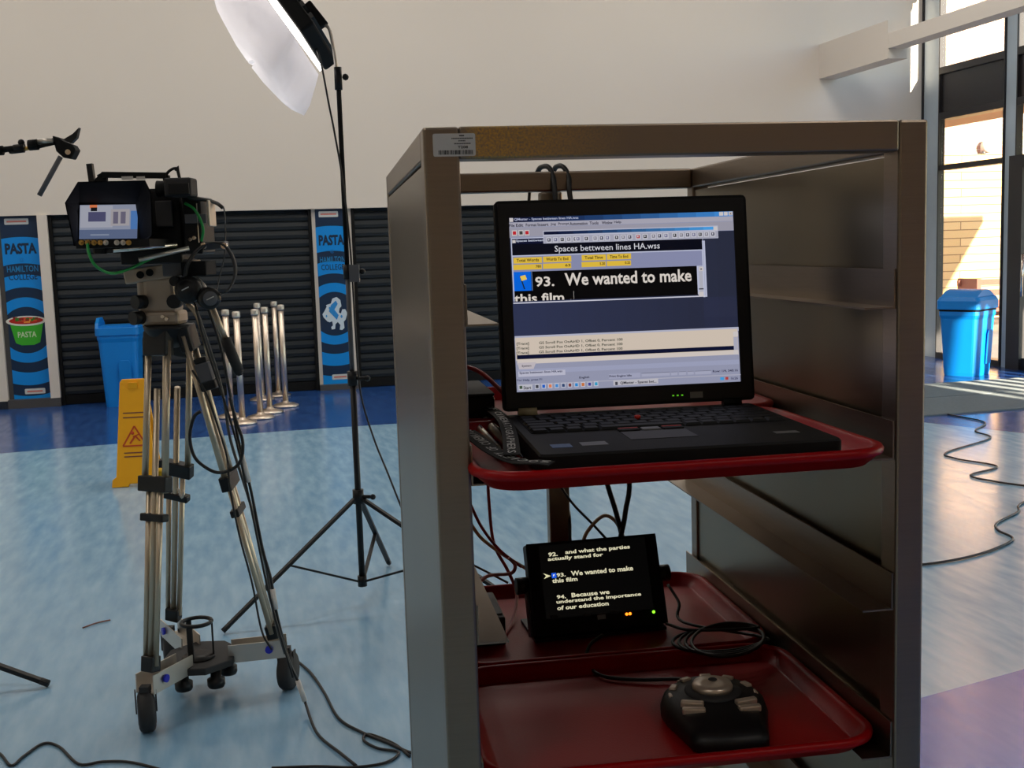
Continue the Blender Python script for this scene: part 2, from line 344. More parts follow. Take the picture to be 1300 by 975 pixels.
# posters
def poster(x0, x1, cx, cz, matn, label, kind):
    z0, z1 = (.09, zt-.003) if kind == 'cup' else (.06, zt-.003)
    yb = YB+(.06 if kind == 'cup' else .05); o = RF @ Vector((x0, yb, 0)); ringmat(matn, cx-x0, cz)
    t = thing('banner', label, 'banner', o, RY)
    rmb().box(x0, x1, yb-.012, yb-.001, z0, z1).build('panel', matn, t)
    w = x1-x0; Mx = RF @ Matrix.Translation((x0, yb-.0125, 0)) @ Matrix.Rotation(PI/2, 4, 'X')   # local x,y -> x,z ; z -> toward room
    b = MB(Mx); nv = lin((14, 38, 66)); bl = lin((30, 130, 190))
    sz = lambda f0: z1-(z1-z0)*f0
    b = MB(Mx); b.col = nv; b.text('PASTA', w*.08, sz(.205), w*.92, sz(.145), .001, .045)
    b.col = lin((0, 120, 200)); b.text('@', w*.44, sz(.25), w*.56, sz(.225), .001)
    b.col = bl; b.text('HAMILTON', w*.09, sz(.302), w*.92, sz(.268), .001, .01)
    b.col = nv; b.text('COLLEGE', w*.12, sz(.345), w*.88, sz(.312), .001, .01)
    b.build('lettering', 'print', t, colors=True); b = MB(Mx); b.col = lin((200, 205, 205)); b.prism(rnd2(w*.12, sz(.045), w*.76, sz(.012), .01), 0, .001)
    b.col = lin((206, 120, 110)); b.rect(w*.18, sz(.033), w*.7, sz(.024), .0018); b.build('sponsor_label', 'print', t, colors=True); b = MB(Mx); b.col = lin((200, 205, 205)); b.prism(rnd2(w*.3, sz(.975), w*.85, sz(.945), .01), 0, .001)
    b.col = lin((206, 120, 110)); b.rect(w*.36, sz(.965), w*.78, sz(.956), .0018); b.build('sponsor_label', 'print', t, colors=True)
    b = MB(Mx); c0 = cx-x0
    if kind == 'cup':
        b.col = lin((60, 176, 40)); b.add([(c0-.16, cz+.08, .002), (c0+.165, cz+.08, .002), (c0+.12, cz-.13, .002), (c0+.06, cz-.155, .002), (c0-.06, cz-.155, .002), (c0-.115, cz-.13, .002)], [(5, 4, 3, 2, 1, 0)])
        b.col = lin((225, 225, 215)); b.prism([(c0+.195*math.cos(a*PI/12), cz+.095+.052*math.sin(a*PI/12)) for a in range(24)], .001, .003)
        b.col = lin((190, 40, 24)); b.prism([(c0+.165*math.cos(a*PI/12), cz+.098+.036*math.sin(a*PI/12)) for a in range(24)], .003, .004)
        for i in range(30):
            a = random.random()*2*PI; r_ = random.random()*.14; s_ = .012+random.random()*.02; b.col = lin(random.choice([(224, 70, 30), (150, 20, 14), (240, 150, 60), (60, 120, 30), (225, 180, 120)]))
            b.rect(c0+r_*math.cos(a)-s_, cz+.108+r_*.24*math.sin(a)-s_*.5, c0+r_*math.cos(a)+s_, cz+.108+r_*.24*math.sin(a)+s_*.5, .0045+i*.00003)
        b.col = lin((200, 225, 180)); b.text('PASTA', c0-.09, cz-.075, c0+.09, cz-.015, .0035, .02)
        b.build('pasta_cup_print', 'print', t, colors=True)
    else:
        k = .265/120/1.02; H = [(35, 492), (48, 470), (45, 462), (70, 455), (78, 432), (100, 425), (118, 440), (122, 470), (112, 480), (108, 500), (118, 505), (125, 485), (140, 485), (150, 505), (140, 535), (130, 545), (132, 575), (120, 585), (108, 582), (112, 560), (100, 545), (88, 555), (85, 578), (68, 580), (66, 568), (75, 560), (72, 540), (60, 545), (48, 540), (30, 520), (25, 505)]
        B_ = [(70, 462), (95, 442), (104, 458), (86, 485), (106, 512), (96, 534), (76, 512), (58, 492)]
        for P, z_, c_ in ((H, .002, (205, 220, 232)), (B_, .003, (40, 140, 215))):
            b.col = lin(c_); b.prism([(c0+(x-87)*k, cz-(y-505)*k*1.05) for x, y in reversed(P)], 0, z_)
        for x_, y_, r_ in ((62, 475, 4), (120, 520, 5), (45, 515, 4)):
            b.col = lin((60, 150, 215)); b.prism([(c0+(x_-87+r_*math.cos(a*PI/5))*k, cz-(y_-505+r_*1.6*math.sin(a*PI/5))*k) for a in range(10)], 0, .0035)
        b.build('horse_emblem', 'print', t, colors=True)
poster(-2.26, -1.90, -2.085, .80, 'poster_cup', 'tall blue ringed banner with a green pasta cup, at the left edge', 'cup')
poster(.905, 1.23, 1.065, .83, 'poster_horse', 'tall blue ringed banner with a white horse emblem, between the shutters', 'horse')
# ---- right window wall
def wy(px, py): return rx(px, py, XW).y
ya, yb_, yc, yd = YB, wy(1194, 150), wy(1275, 150), wy(1293, 150)
zs0, zs1 = rx(1276, 133, XW).z, rx(1276, 68, XW).z; ztr = rx(1276, 203, XW).z
pitch = yb_-yd
mull = [(ya, yb_)]
y = yc
while y > -3: mull.append((y, y-(yc-yd))); y -= pitch
for i, (a0, a1) in enumerate(mull):
    mb_ = rmb().box(XW+.005, XW+.05, a1+.018, a0-.018, 0, HC); o = struct(mb_.build('trim_%d' % (10+i), 'frame_light'))
    struct(rmb().box(XW-.02, XW+.06, a0-.018, a0, 0, HC).box(XW-.02, XW+.06, a1, a1+.018, 0, HC).build('trim_%d' % (30+i), 'frame_dark'))
yend = mull[-1][1]
struct(rmb().box(XW, XW+WT, YF, yend, 0, HC).build('wall_right', 'white_paint'))
for i in range(len(mull)-1):
    a1, a0 = mull[i][1], mull[i+1][0]           # glazed bay a0..a1
    # spandrel
    struct(rmb().box(XW+.01, XW+.10, a0, a1, zs0+.05, zs1-.05).build('wall_spandrel_%d' % (i+1), 'spandrel'))
    w = struct(rmb().box(XW-.02, XW+.17, a0, a1, zs1-.05, zs1+.03).box(XW-.02, XW+.17, a0, a1, zs0-.03, zs0+.05).box(XW-.02, XW+.15, a0, a1, HC-.06, HC).box(XW+.0, XW+.12, a0, a1, 4.6, 4.66).build('window_%d' % (i+1), 'frame_dark'))
    (rmb().box(XW+.02, XW+.028, a0, a1, zs1+.03, HC-.06).build('pane', 'glass', w) if i < 2 else struct(rmb().box(XW+.0, XW+.2, a0, a1, zs1+.03, HC-.06).build('wall_sun_block_%d' % i, 'white_paint')))  # out-of-view upper bays closed with added solid panels to block the sun
    if i != 1:
        f_ = rmb().box(XW-.01, XW+.13, a0, a1, ztr-.03, ztr+.03).box(XW-.02, XW+.13, a0, a1, 0, .07).build('lower_frame', 'frame_dark', w)
        rmb().box(XW+.02, XW+.028, a0, a1, .07, ztr-.03).box(XW+.02, XW+.028, a0, a1, ztr+.03, zs0-.03).build('pane', 'glass', w)
    else:
        rmb().box(XW+.02, XW+.028, a0, a1, ztr+.03, zs0-.03).build('pane', 'glass', w)
        d = struct(rmb().box(XW-.06, XW+.12, a0-.02, a0+.09, 0, ztr+.03).box(XW-.06, XW+.12, a1-.16, a1+.06, 0, ztr+.03).box(XW-.06, XW+.12, a0+.09, a1-.16, ztr-.10, ztr+.03).box(XW-.02, XW+.1, a0+.09, a1-.16, 0, .13).build('door_1', 'frame_dark'))
        rmb().box(XW+.02, XW+.028, a0+.09, a1-.16, .13, ztr-.1).build('pane', 'glass', d)
        rmb().cyl((XW-.1, a1-.24, .8), (XW-.1, a1-.24, 1.25), .014).build('door_handle', 'chrome', d)
# ---- outside
o = struct(rmb().box(XW+.3, 26, -8, 30, -.12, -.02).build('floor_outside', 'asphalt'))
YO = 17.5
o = rmb().box(XW+.35, 20, YO+.35, YO+.65, -.1, 9).build('brick_building', 'brick', origin=RF @ Vector((XW+.35, YO+.35, 0)), yaw=RY); tag(o, 'sunlit pale brick building seen through the windows, above the timber wall', 'building')
ztb = ry(1235, 196, YO).z
b = rmb().box(XW+.35, 14, YO, YO+.12, 0, ztb); o = b.build('timber_wall', 'timber', origin=RF @ Vector((XW+.35, YO, 0)), yaw=RY); tag(o, 'honey coloured timber board wall in front of the brick building outside', 'wall')
# grazing low sun passes over this entrance canopy
pd = ry(1232, 312, YO); zc_ = zs0+.12; xe_ = pd.x+.15/.24*(zc_-pd.z)
canopy = rmb().box(XW+.2, XW+1.7, 1.0, 16.5, zc_, zs0+.24).box(XW+1.7, xe_, 6.5, 12.0, zc_, zs0+.24).build('canopy', 'wood_brown'); tag(canopy, 'thin timber edged canopy outside, just under the dark window band', 'canopy')
p = ry(1248, 188, YO+.35)
t = thing('wall_lamp', 'small white wall lamp on the brick building outside', 'lamp', RF @ Vector((p.x, YO+.34, p.z)), RY)
rmb().box(p.x-.06, p.x+.06, YO+.30, YO+.35, p.z-.08, p.z+.06).build('back_plate', 'label_white', t)
rmb().sphere((p.x, YO+.22, p.z+.02), .12).build('lamp_head', 'label_white', t)
rmb().cyl((p.x-.1, YO+.2, p.z-.12), (p.x, YO+.3, p.z), .03).build('arm', 'grey_trim', t)
p0 = ry(1253, 375, 15.5)
t = thing('bench', 'slatted wooden bench outside, seen behind the blue bin at the window', 'bench', RF @ Vector((p0.x+.4, 15.6, 0)), RY)
for z_ in (.2, .36, .52, .68): rmb().box(p0.x-.5, p0.x+2.2, 15.5, 15.54, z_, z_+.09).build('slat', 'wood_brown', t)
rmb().box(p0.x-.5, p0.x+2.2, 15.1, 15.5, .30, .35).build('seat', 'wood_brown', t)
for q in (-.45, 2.1): rmb().box(p0.x+q, p0.x+q+.07, 15.12, 15.6, -.02, .8).build('post', 'wood_brown', t)
# ---- entrance mats
mA = None
for i, (y0, y1, lb) in enumerate(((8.31, 9.2, 'nearer of two grey ribbed entrance mats by the window'), (9.215, 10.1, 'farther of two grey ribbed entrance mats, against the blue bin'))):
    b = rmb().box(4.9, XW-.1, y0, y1, 0, .008)
    n = int((y1-y0)/.03)
    for j in range(n): b.box(4.9, XW-.1, y0+.005+j*.03, y0+.02+j*.03, .008, .014)
    tag(b.build('entrance_mat', 'mat_grey'), lb, 'mat', 'grey entrance mats')
# ================================================================== bins
def bin_(loc, yaw, label, domed, w=.48, d=.42, h=.78):
    t = thing('rubbish_bin', label, 'bin', loc, yaw); Mx = WM[t]
    def ring(w_, d_, z, r=.05): return [(x, y, z) for x, y in rnd2(-w_/2, -d_/2, w_/2, d_/2, r)]
    MB(Mx).loft([ring(w*.78, d*.78, 0), ring(w*.8, d*.8, .03), ring(w*.93, d*.93, h-.1), ring(w*.98, d*.98, h-.06), ring(w*.98, d*.98, h-.02)]).build('body', 'bin_blue', t)
    MB(Mx).prism([(-.06, 0), (.06, 0), (.06, .32), (.04, .36), (-.04, .36), (-.06, .32)], 0, .012, M=Matrix.Translation((.06, -d*.395-.02, .12)) @ Matrix.Rotation(PI/2+.06, 4, 'X')).build('moulded_panel', 'bin_blue', t, bev=.004)
    if domed:
        MB(Mx).loft([ring(w*.99, d*.99, h-.02), ring(w*.99, d*.99, h)]).build('band', 'matte_black', t)
        MB(Mx).loft([ring(w*1.05, d*1.05, h), ring(w*1.05, d*1.05, h+.09), ring(w*.98, d*.95, h+.13)]).build('rim', 'bin_blue', t, bev=.006)
        n = 12; P = [(-w*.47+w*.94*i/n, h+.12+.085*math.sin(PI*i/n)) for i in range(n+1)]
        MB(Mx).loft([[(x, y, z) for x, z in P]+[(w*.47, y, h+.11), (-w*.47, y, h+.11)] for y in (-d*.44, d*.44)]).build('swing_lid', 'bin_blue', t)
    else:
        MB(Mx).loft([ring(w*1.04, d*1.04, h-.03), ring(w*1.04, d*1.04, h+.05)]).build('rim', 'bin_blue', t, bev=.005)
        for sx_ in (-1, 1):
            x0 = sx_*w*.5; P = [(-.2, h+.04), (.2, h+.04), (.17, h+.10), (.08, h+.15), (-.08, h+.15), (-.17, h+.10)]
            MB(Mx).loft([[(x0-.035*(1 if sx_ > 0 else 0), y*.9, z) for y, z in P], [(x0+.035*(1 if sx_ < 0 else 0), y*.9, z) for y, z in P]]).build('horn', 'bin_blue', t, bev=.006)
        MB(Mx).box(-w*.44, w*.44, -d*.42, d*.42, h+.05, h+.07, M=ID).build('flap', 'bin_blue', t)
    return t
bin_(fl(159, 514), RY-.1, 'blue plastic bin with raised sides in front of the wide shutter, beside the yellow sign', False, .42, .36, .76)
bin_(fl(1227, 475), RY+.55, 'blue plastic bin with domed lid by the window, on the grey mat', True, .50, .44, .70)
# ================================================================== wet floor sign
p = fl(178, 612); t = thing('wet_floor_sign', 'yellow folding wet floor warning sign standing behind the tripod', 'warning sign', p, .15); Mx = WM[t]
hS = .70; 
def leaf(sgn):
    # leaf leans from foot y=sgn*.15 to y=0 at top
    L_ = math.hypot(hS, .15); ang = math.atan2(.15, hS)*sgn
    return Mx @ Matrix.Translation((0, .15*sgn, 0)) @ Matrix.Rotation(ang, 4, 'X') @ Matrix.Rotation(PI/2, 4, 'X'), L_
for sgn, nm in ((-1, 'front_panel'), (1, 'back_panel')):
    LM, L_ = leaf(sgn)
    P = [(-.155, 0), (-.05, 0), (-.04, .02), (.04, .02), (.05, 0), (.155, 0), (.15, .05), (.125, .07), (.085, L_-.02), (.07, L_), (-.07, L_), (-.085, L_-.02), (-.125, .07), (-.15, .05)]
    pn = MB(LM).prism(P, -.01, .01).build(nm, 'yellow', t, bev=.004)
    if sgn == -1:
        b = MB(LM)
        for a0, a1 in (((0, .40), (-.075, .27)), ((-.075, .27), (.075, .27)), ((.075, .27), (0, .40))):
            b.beam((a0[0], a0[1], .0115), (a1[0], a1[1], .0115), .010, .002)
        b.beam((-.03, .285, .0115), (.005, .335, .0115), .012, .002); b.beam((.005, .335, .0115), (.035, .30, .0115), .01, .002); b.beam((-.01, .33, .0115), (.03, .345, .0115), .008, .002); b.sphere((-.012, .355, .0115), .012, 8, (1, 1, .2))
        b.build('pictogram', 'pictogram_red', pn)
        for y_ in (.485, .455, .22, .195): MB(LM).rect(-.07, y_, .07, y_+.008, .0113).build('text_line', 'wood_brown', pn)
MB(Mx).box(-.03, .03, -.03, .03, hS-.06, hS-.02).build('hinge', 'yellow', t)
# ================================================================== stanchions
pos = [(308, 538), (294, 530), (331, 531), (343, 524), (333, 508), (363, 516), (354, 503)]
lbl = ['chrome barrier post nearest the tripod, front of the row', 'chrome barrier post with belt clips, leftmost behind the tripod handle', 'chrome barrier post with its base in front of the close pair', 'chrome barrier post on the right of the close pair', 'chrome barrier post hidden behind the close pair', 'chrome barrier post at the far right of the row', 'chrome barrier post half hidden behind the far right post']
st = None
for (x_, y_), lb in zip(pos, lbl):
    p = fl(x_, y_)
    if st is None:
        st = thing('barrier_post', lb, 'barrier post', p, 0, 'chrome queue barrier posts'); Mx = WM[st]
        MB(Mx).lathe((0, 0, 0), [(.0, 0), (.125, 0), (.13, .008), (.125, .02), (.08, .035), (.035, .045), (.03, .06), (0, .06)]).build('base', 'satin_metal', st)
        MB(Mx).cyl((0, 0, .05), (0, 0, .95), .028, n=18).build('pole', 'satin_metal', st)
        MB(Mx).lathe((0, 0, .95), [(0, 0), (.034, 0), (.036, .01), (.036, .045), (.03, .055), (0, .058)]).build('cap', 'alu', st)
        MB(Mx).box(-.012, .012, .03, .05, .90, .945).build('belt_clip', 'black_plastic', st)
    else: dup(st, p, lb)
# ================================================================== TROLLEY
W_, D_, H_ = .55, .767, 1.623; pw = .037; rh = .033
t = thing('tray_trolley', 'tall open stainless steel tray trolley filling the right foreground', 'trolley', TF @ Vector((W_/2, D_/2, 0)), TY)
trol = t
def tmb(): return MB(TF)
def tbox(nm, mt_, *a, bev=.003): return tmb().box(*a).build(nm, mt_, t, bev=bev)
z0 = .13
tbox('post', 'steel', 0, pw, 0, pw, z0, H_); tbox('post', 'steel', W_-.034, W_, 0, pw, z0, H_)
tbox('post', 'steel', 0, .03, D_-.03, D_, z0, H_); tbox('post', 'steel', W_-.03, W_, D_-.03, D_, z0, H_)
tbox('post', 'steel', .256, .293, D_-.028, D_-.002, z0, H_-rh-.001)
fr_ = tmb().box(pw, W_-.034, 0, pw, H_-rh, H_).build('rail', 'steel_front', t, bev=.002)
tbox('rail', 'steel', .03, W_-.03, D_-.03, D_, H_-rh, H_)
tbox('rail', 'steel', 0, .03, pw, D_-.03, H_-rh, H_); tbox('rail', 'steel', W_-.03, W_, pw, D_-.03, H_-rh, H_)
for a0 in (0, W_-.03): tbox('rail', 'steel', a0, a0+.03, pw, D_-.03, z0, z0+.035)
tbox('rail', 'steel', pw, W_-.034, 0, .03, z0, z0+.035); tbox('rail', 'steel', .03, W_-.03, D_-.03, D_, z0, z0+.035)
tbox('side_panel', 'steel_panel', .001, .026, pw+.001, D_-.031, z0+.036, H_-rh-.004, bev=0)
tbox('side_panel', 'steel_panel', W_-.026, W_-.001, pw+.001, D_-.031, z0+.036, H_-rh-.004, bev=0)
RZ = [1.42, 1.2505, 1.076, .8995]
for z_ in RZ+[.72, .54, .36]:
    for sd in (0, 1):
        b = tmb()
        if sd == 0: b.box(.0375, .0395, .004, .778, z_, z_+.042).box(.0375, .072, .004, .778, z_-.0015, z_+.0005).box(.026, .0376, .04, .73, z_+.005, z_+.035)
        else: b.box(W_-.0365, W_-.0345, .004, .778, z_, z_+.042).box(W_-.071, W_-.0345, .004, .778, z_-.0015, z_+.0005).box(W_-.0346, W_-.026, .04, .73, z_+.005, z_+.035)
        b.build('tray_runner', 'steel', t)
for x_, y_ in ((.03, .03), (W_-.03, .03), (.03, D_-.03), (W_-.03, D_-.03)):
    c_ = tmb().box(x_-.02, x_+.02, y_-.02, y_+.02, .105, .13).box(x_-.018, x_-.013, y_-.015, y_+.03, .04, .107).box(x_+.013, x_+.018, y_-.015, y_+.03, .04, .107).build('caster', 'alu', t)
    tmb().cyl((x_-.012, y_+.015, .05), (x_+.012, y_+.015, .05), .05, n=20).build('wheel', 'dark_rubber', c_)
# asset label
Mx = TF @ Matrix.Translation((0, -.0002, 0)) @ Matrix.Rotation(PI/2, 4, 'X')
a0, a1 = ty(549, 170, 0), ty(604, 198, 0)
lx0, lx1, lz1, lz0 = a0.x, a1.x, a0.z, a1.z
b = MB(Mx); b.col = lin((190, 187, 182)); b.prism(rnd2(lx0, lz0, lx1, lz1, .002), 0, .0004); b.col = lin((25, 24, 26)); w, h = lx1-lx0, lz1-lz0
b.text('T208', lx0+w*.58, lz0+h*.34, lx0+w*.82, lz0+h*.46, .0006, .02)
random.seed(3); q = lx0+w*.12
while q < lx0+w*.93:
    d_ = w*random.choice([.008, .014, .022]); b.rect(q, lz0+h*.08, q+d_, lz0+h*.27, .0006); q += d_+w*random.choice([.008, .014, .02])
b.rect(lx0+w*.62, lz0+h*.88, lx0+w*.74, lz0+h*.93, .0006)
for r_, k0, k1 in ((.76, .44, .92), (.65, .6, .76), (.53, .5, .88)):
    q = lx0+w*k0
    while q < lx0+w*k1: d_ = w*.02; b.rect(q, lz0+h*r_, q+d_, lz0+h*(r_+.05), .0006); q += d_+w*.008
b.build('asset_label', 'print', t, colors=True)['label'] = 'white asset tag with barcode on top left corner'
# ================================================================== trays
def tray(x0, y0, x1, y1, z, yaw, label):
    w, d = x1-x0, y1-y0; loc = TF @ Vector((x0+w/2, y0+d/2, z)); Mx = frame(loc, TY+yaw)
    b = MB(Mx)
    def R_(i, z_, r): return [(x, y, z_) for x, y in rnd2(-w/2+i, -d/2+i, w/2-i, d/2-i, r, 7)]
    b.loft([R_(.018, 0, .036), R_(.004, .012, .05), R_(0, .0135, .054), R_(-.001, .018, .055), R_(.001, .0215, .053), R_(.005, .0228, .05), R_(.009, .0215, .046), R_(.011, .018, .044), R_(.022, .0045, .028), R_(.026, .003, .025), R_(.05, .003, .01)], sm=True)
    b.sm[-1] = b.sm[-2] = False
    o = b.build('serving_tray', 'tray_red', origin=loc, yaw=TY+yaw); return tag(o, label, 'tray', 'red plastic serving trays in the trolley')
tray(.032, -.062, .489, .298, 1.252, .02, 'red serving tray at the front of the upper level, under the laptop')
tray(.040, .308, .511, .656, 1.252, .0, 'red serving tray at the back of the upper level, behind the laptop')
tray(.040, .004, .512, .345, .901, .0, 'red serving tray at the front of the lower level, under the jog controller')
tray(.042, .349, .513, .722, .901, .0, 'red serving tray at the back of the lower level, under the small monitor')
# ================================================================== LAPTOP
LF = TF @ Matrix.Translation((.112, .257, 1.2558)) @ Matrix.Rotation(-.022, 4, 'Z')
t = thing('laptop', 'open black laptop showing prompting software, on the upper red tray', 'laptop', LF.translation, TY-.022)
lw, ld = .330, .287
b = MB(LF); P = rnd2(0, -ld, lw, .008, .006, 3); b.loft([[(x*.97+.005, y*.97-.003, 0) for x, y in P], [(x, y, .006) for x, y in P], [(x, y, .026) for x, y in P], [(.002+x*.988, y*.99-.001, .0285) for x, y in P]]); base = b.build('base', 'laptop_black', t)
KX0, KX1, KY0, KY1 = .012, .318, -.150, -.028
MB(LF).box(KX0, KX1, KY0, KY1, .0286, .0292).build('keyboard_well', 'matte_black', t)
rows = [(1.0, [1]*16), (1.0, [1]*13+[2.0]), (1.0, [1.5]+[1]*12+[1.5]), (1.0, [1.8]+[1]*11+[2.2]), (1.0, [2.2]+[1]*10+[2.8]), (1.0, [1, 1, 1, 1, 5, 1, 1, 1, 1, 1, 1])]
kh = (KY1-KY0)/6
for i, (hh, ws) in enumerate(rows):
    tot = sum(ws); x = KX0+.001; y1 = KY1-i*kh
    for w in ws:
        ww = w/tot*(KX1-KX0-.002); b = MB(LF); b.loft([[(q, r_, .0292) for q, r_ in ((x+.0008, y1-kh+.0008), (x+ww-.0008, y1-kh+.0008), (x+ww-.0008, y1-.0008), (x+.0008, y1-.0008))], [(q, r_, .0318) for q, r_ in ((x+.0025, y1-kh+.0028), (x+ww-.0025, y1-kh+.0028), (x+ww-.0025, y1-.002), (x+.0025, y1-.002))]])
        b.build('key', 'key_black', t); x += ww
MB(LF).lathe((.152, -.092, .030), [(0, 0), (.0035, 0), (.004, .004), (.003, .0052), (0, .0054)], 12).build('pointing_stick', 'button_red', t)
for x0, x1, mt_ in ((.112, .137, 'laptop_black'), (.1395, .1615, 'sticker_grey'), (.164, .189, 'laptop_black')):
    o = MB(LF).box(x0, x1, -.168, -.153, .0284, .0305).build('click_button', mt_, t, bev=.001)
    if mt_ == 'laptop_black': MB(LF).box(x0+.001, x1-.001, -.1575, -.1545, .0305, .0310).build('stripe', 'button_red', o)
MB(LF).box(.112, .189, -.225, -.170, .0283, .0290).build('touchpad', 'black_plastic', t, bev=.0005)
for x0, y0, x1, y1, mt_ in ((.020, -.250, .042, -.229, 'sticker_blue'), (.053, -.247, .082, -.225, 'sticker_grey')): MB(LF).box(x0, x1, y0, y1, .0284, .0289).build('sticker', mt_, t)
MB(LF).box(.275, .302, -.236, -.222, .0284, .0288).build('badge', 'sticker_grey', t)
for x_ in (.018, .29): MB(LF).cyl((x_, .001, .032), (x_+.024, .001, .032), .0065).build('hinge', 'beige_plastic' if x_ < .1 else 'laptop_black', t)
LD = LF @ Matrix.Translation((0, -.001, .034)) @ Matrix.Rotation(-.115, 4, 'X') @ Matrix.Rotation(PI/2, 4, 'X')   # x right, y up the lid, z toward the user
lh = .270
lid = MB(LD).prism(rnd2(-.001, 0, lw+.003, lh, .006, 3), -.013, 0).build('lid', 'laptop_black', t)
SX0, SX1, SY0, SY1 = .0170, .3145, .0245, .2485
b = MB(LD); 
for a in ((0.003, .004, lw-.001, SY0), (.003, SY1, lw-.001, lh-.004), (.003, SY0, SX0, SY1), (SX1, SY0, lw-.001, SY1)): b.box(a[0], a[2], a[1], a[3], 0, .0022)
b.build('bezel', 'black_plastic', lid)
for i in range(3): MB(LD).box(.221+i*.006, .2235+i*.006, .0095, .0112, .0022, .0026).build('status_light', 'led_dim', lid)
MB(LD).box(.245, .262, .006, .014, .0022, .0026).build('badge', 'sticker_grey', lid)
# screen contents, laid out in the screen's own 0..1 coordinates
CR = [(80, 145), (1103, 103), (1153, 880), (125, 940)]
def homog():
    # solve projective map unit square -> CR
    (x0, y0), (x1, y1), (x2, y2), (x3, y3) = CR
    dx1, dx2, sx_ = x1-x2, x3-x2, x0-x1+x2-x3; dy1, dy2, sy_ = y1-y2, y3-y2, y0-y1+y2-y3
    dn = dx1*dy2-dx2*dy1; g_ = (sx_*dy2-dx2*sy_)/dn; h_ = (dx1*sy_-sx_*dy1)/dn
    return Matrix(((x1-x0+g_*x1, x3-x0+h_*x3, x0), (y1-y0+g_*y1, y3-y0+h_*y3, y0), (g_, h_, 1)))
HI = homog().inverted()
def uv(x, y):
    q = HI @ Vector((x, y, 1)); return q.x/q.z, q.y/q.z
SW, SH = SX1-SX0, SY1-SY0
b = MB(LD); LAY = [0.0004]
def P2(u, v): return SX0+SW*min(max(u, 0), 1), SY1-SH*min(max(v, 0), 1)
def R(x0, y0, x1, y1, c, ca=None):      # corners in photo crop units (upper left, lower right)
    u0, v0 = uv(x0, y0); u1, v1 = uv(x1, y1); LAY[0] += .000012
    n = 1 if ca is None else 12
    for i in range(n):
        ua, ub = u0+(u1-u0)*i/n, u0+(u1-u0)*(i+1)/n; f0 = i/max(1, n-1); cc = c if ca is None else tuple(c[k]+(ca[k]-c[k])*f0 for k in range(3))
        b.col = lin(cc); x_, y_ = P2(ua, v1); X2, Y2 = P2(ub, v0); b.rect(x_, y_, X2, Y2, LAY[0])
def T(s, x0, yb, x1, hgt, c, bold=0):   # text with its lower left at x0,yb
    u0, v0 = uv(x0, yb); u1, _ = uv(x1, yb-(x1-x0)*.05); _, v2 = uv(x0, yb-hgt); LAY[0] += .000012; b.col = lin(c)
    xa, ya = P2(u0, v0); xb, yb2 = P2(u1, v2); b.text(s, xa, ya, xb, yb2, LAY[0], bold or .022)
GR = (142, 145, 168); WH = (196, 190, 190); NV = (8, 14, 44)
R(80, 145, 1153, 880, GR)
R(80, 145, 1103, 124.5, NV, (60, 130, 200)); R(83, 147, 101, 164, WH)
T('QMaster - Spaces bettween lines HA.wss', 105, 162, 398, 15, (170, 175, 200)); R(1040, 107, 1060, 123, WH); R(1062, 106, 1080, 122, WH); R(1083, 105, 1102, 121, WH); T('X', 1088, 119, 1098, 10, NV)
R(81, 168, 1105, 146, (160, 158, 172))
x = 84
for wd_, xe in (('File', 108), ('Edit', 147), ('Format', 208), ('Insert', 262), ('Jog', 296), ('Prompt', 356), ('Automation', 440), ('Tools', 490), ('Window', 554), ('Help', 594)):
    xs = xe-len(wd_)*8.2; T(wd_, xs, 188-(xs-84)*.043, xe, 14, (34, 34, 52))
R(82, 192, 1109, 188, (148, 146, 160))
for x_ in (95, 125, 152): R(x_, 203-(x_-95)*.04, x_+24, 226-(x_-95)*.04, WH); R(x_+4, 207-(x_-95)*.04, x_+20, 222-(x_-95)*.04, (180, 30, 44) if x_ != 125 else (60, 60, 60))
R(965, 196, 1139, 640, (40, 44, 66)); R(84, 238, 1137, 640, (44, 50, 76), (38, 42, 60))
R(104, 540, 1137, 640, (44, 52, 84), (40, 44, 66))
R(90, 238, 984, 495, (178, 182, 205)); R(95, 242, 966, 238, NV)
T('Spaces bettween', 115, 258, 240, 13, (190, 195, 215)); R(97, 247, 113, 260, WH)
R(96, 266, 966, 278, (4, 6, 20)); T('Spaces bettween lines HA.wss', 292, 306, 772, 36, (200, 200, 208), .004)
R(100, 322, 968, 352, (130, 134, 165))
for x0, x1, a, bb in ((103, 236, 'Total Words', '780'), (238, 370, 'Words To End', '63'), (414, 528, 'Total Time', '5.20'), (529, 643, 'Time To End', '0.25')):
    dy = -(x0-103)*.052; R(x0, 327+dy, x1-2, 354+dy-6, (214, 178, 60)); R(x0, 359+dy, x1-2, 383+dy-6, (214, 178, 60))
    T(a, x0+15, 346+dy, x1-16, 14, (60, 44, 20)); T(bb, x1-30, 376+dy-5, x1-6, 12, (60, 44, 20))
R(104, 392, 950, 492, (2, 2, 4)); R(104, 392, 188, 475, (0, 96, 214)); R(188, 389, 191, 475, (120, 150, 200))
T('93.', 205, 458, 292, 46, (208, 200, 192), .022); T('We wanted to make', 340, 452, 920, 58, (208, 200, 192), .022)
# flag
LAY[0] += .00002
def Q(pts, c):
    b.col = lin(c); b.add([(*P2(*uv(*p)), LAY[0]) for p in pts], [tuple(reversed(range(len(pts))))]); LAY[0] += .00001
Q([(132, 410), (137, 408), (159, 468), (153, 470)], (20, 40, 60)); Q([(134, 411), (158, 404), (166, 424), (142, 432)], (224, 190, 80))
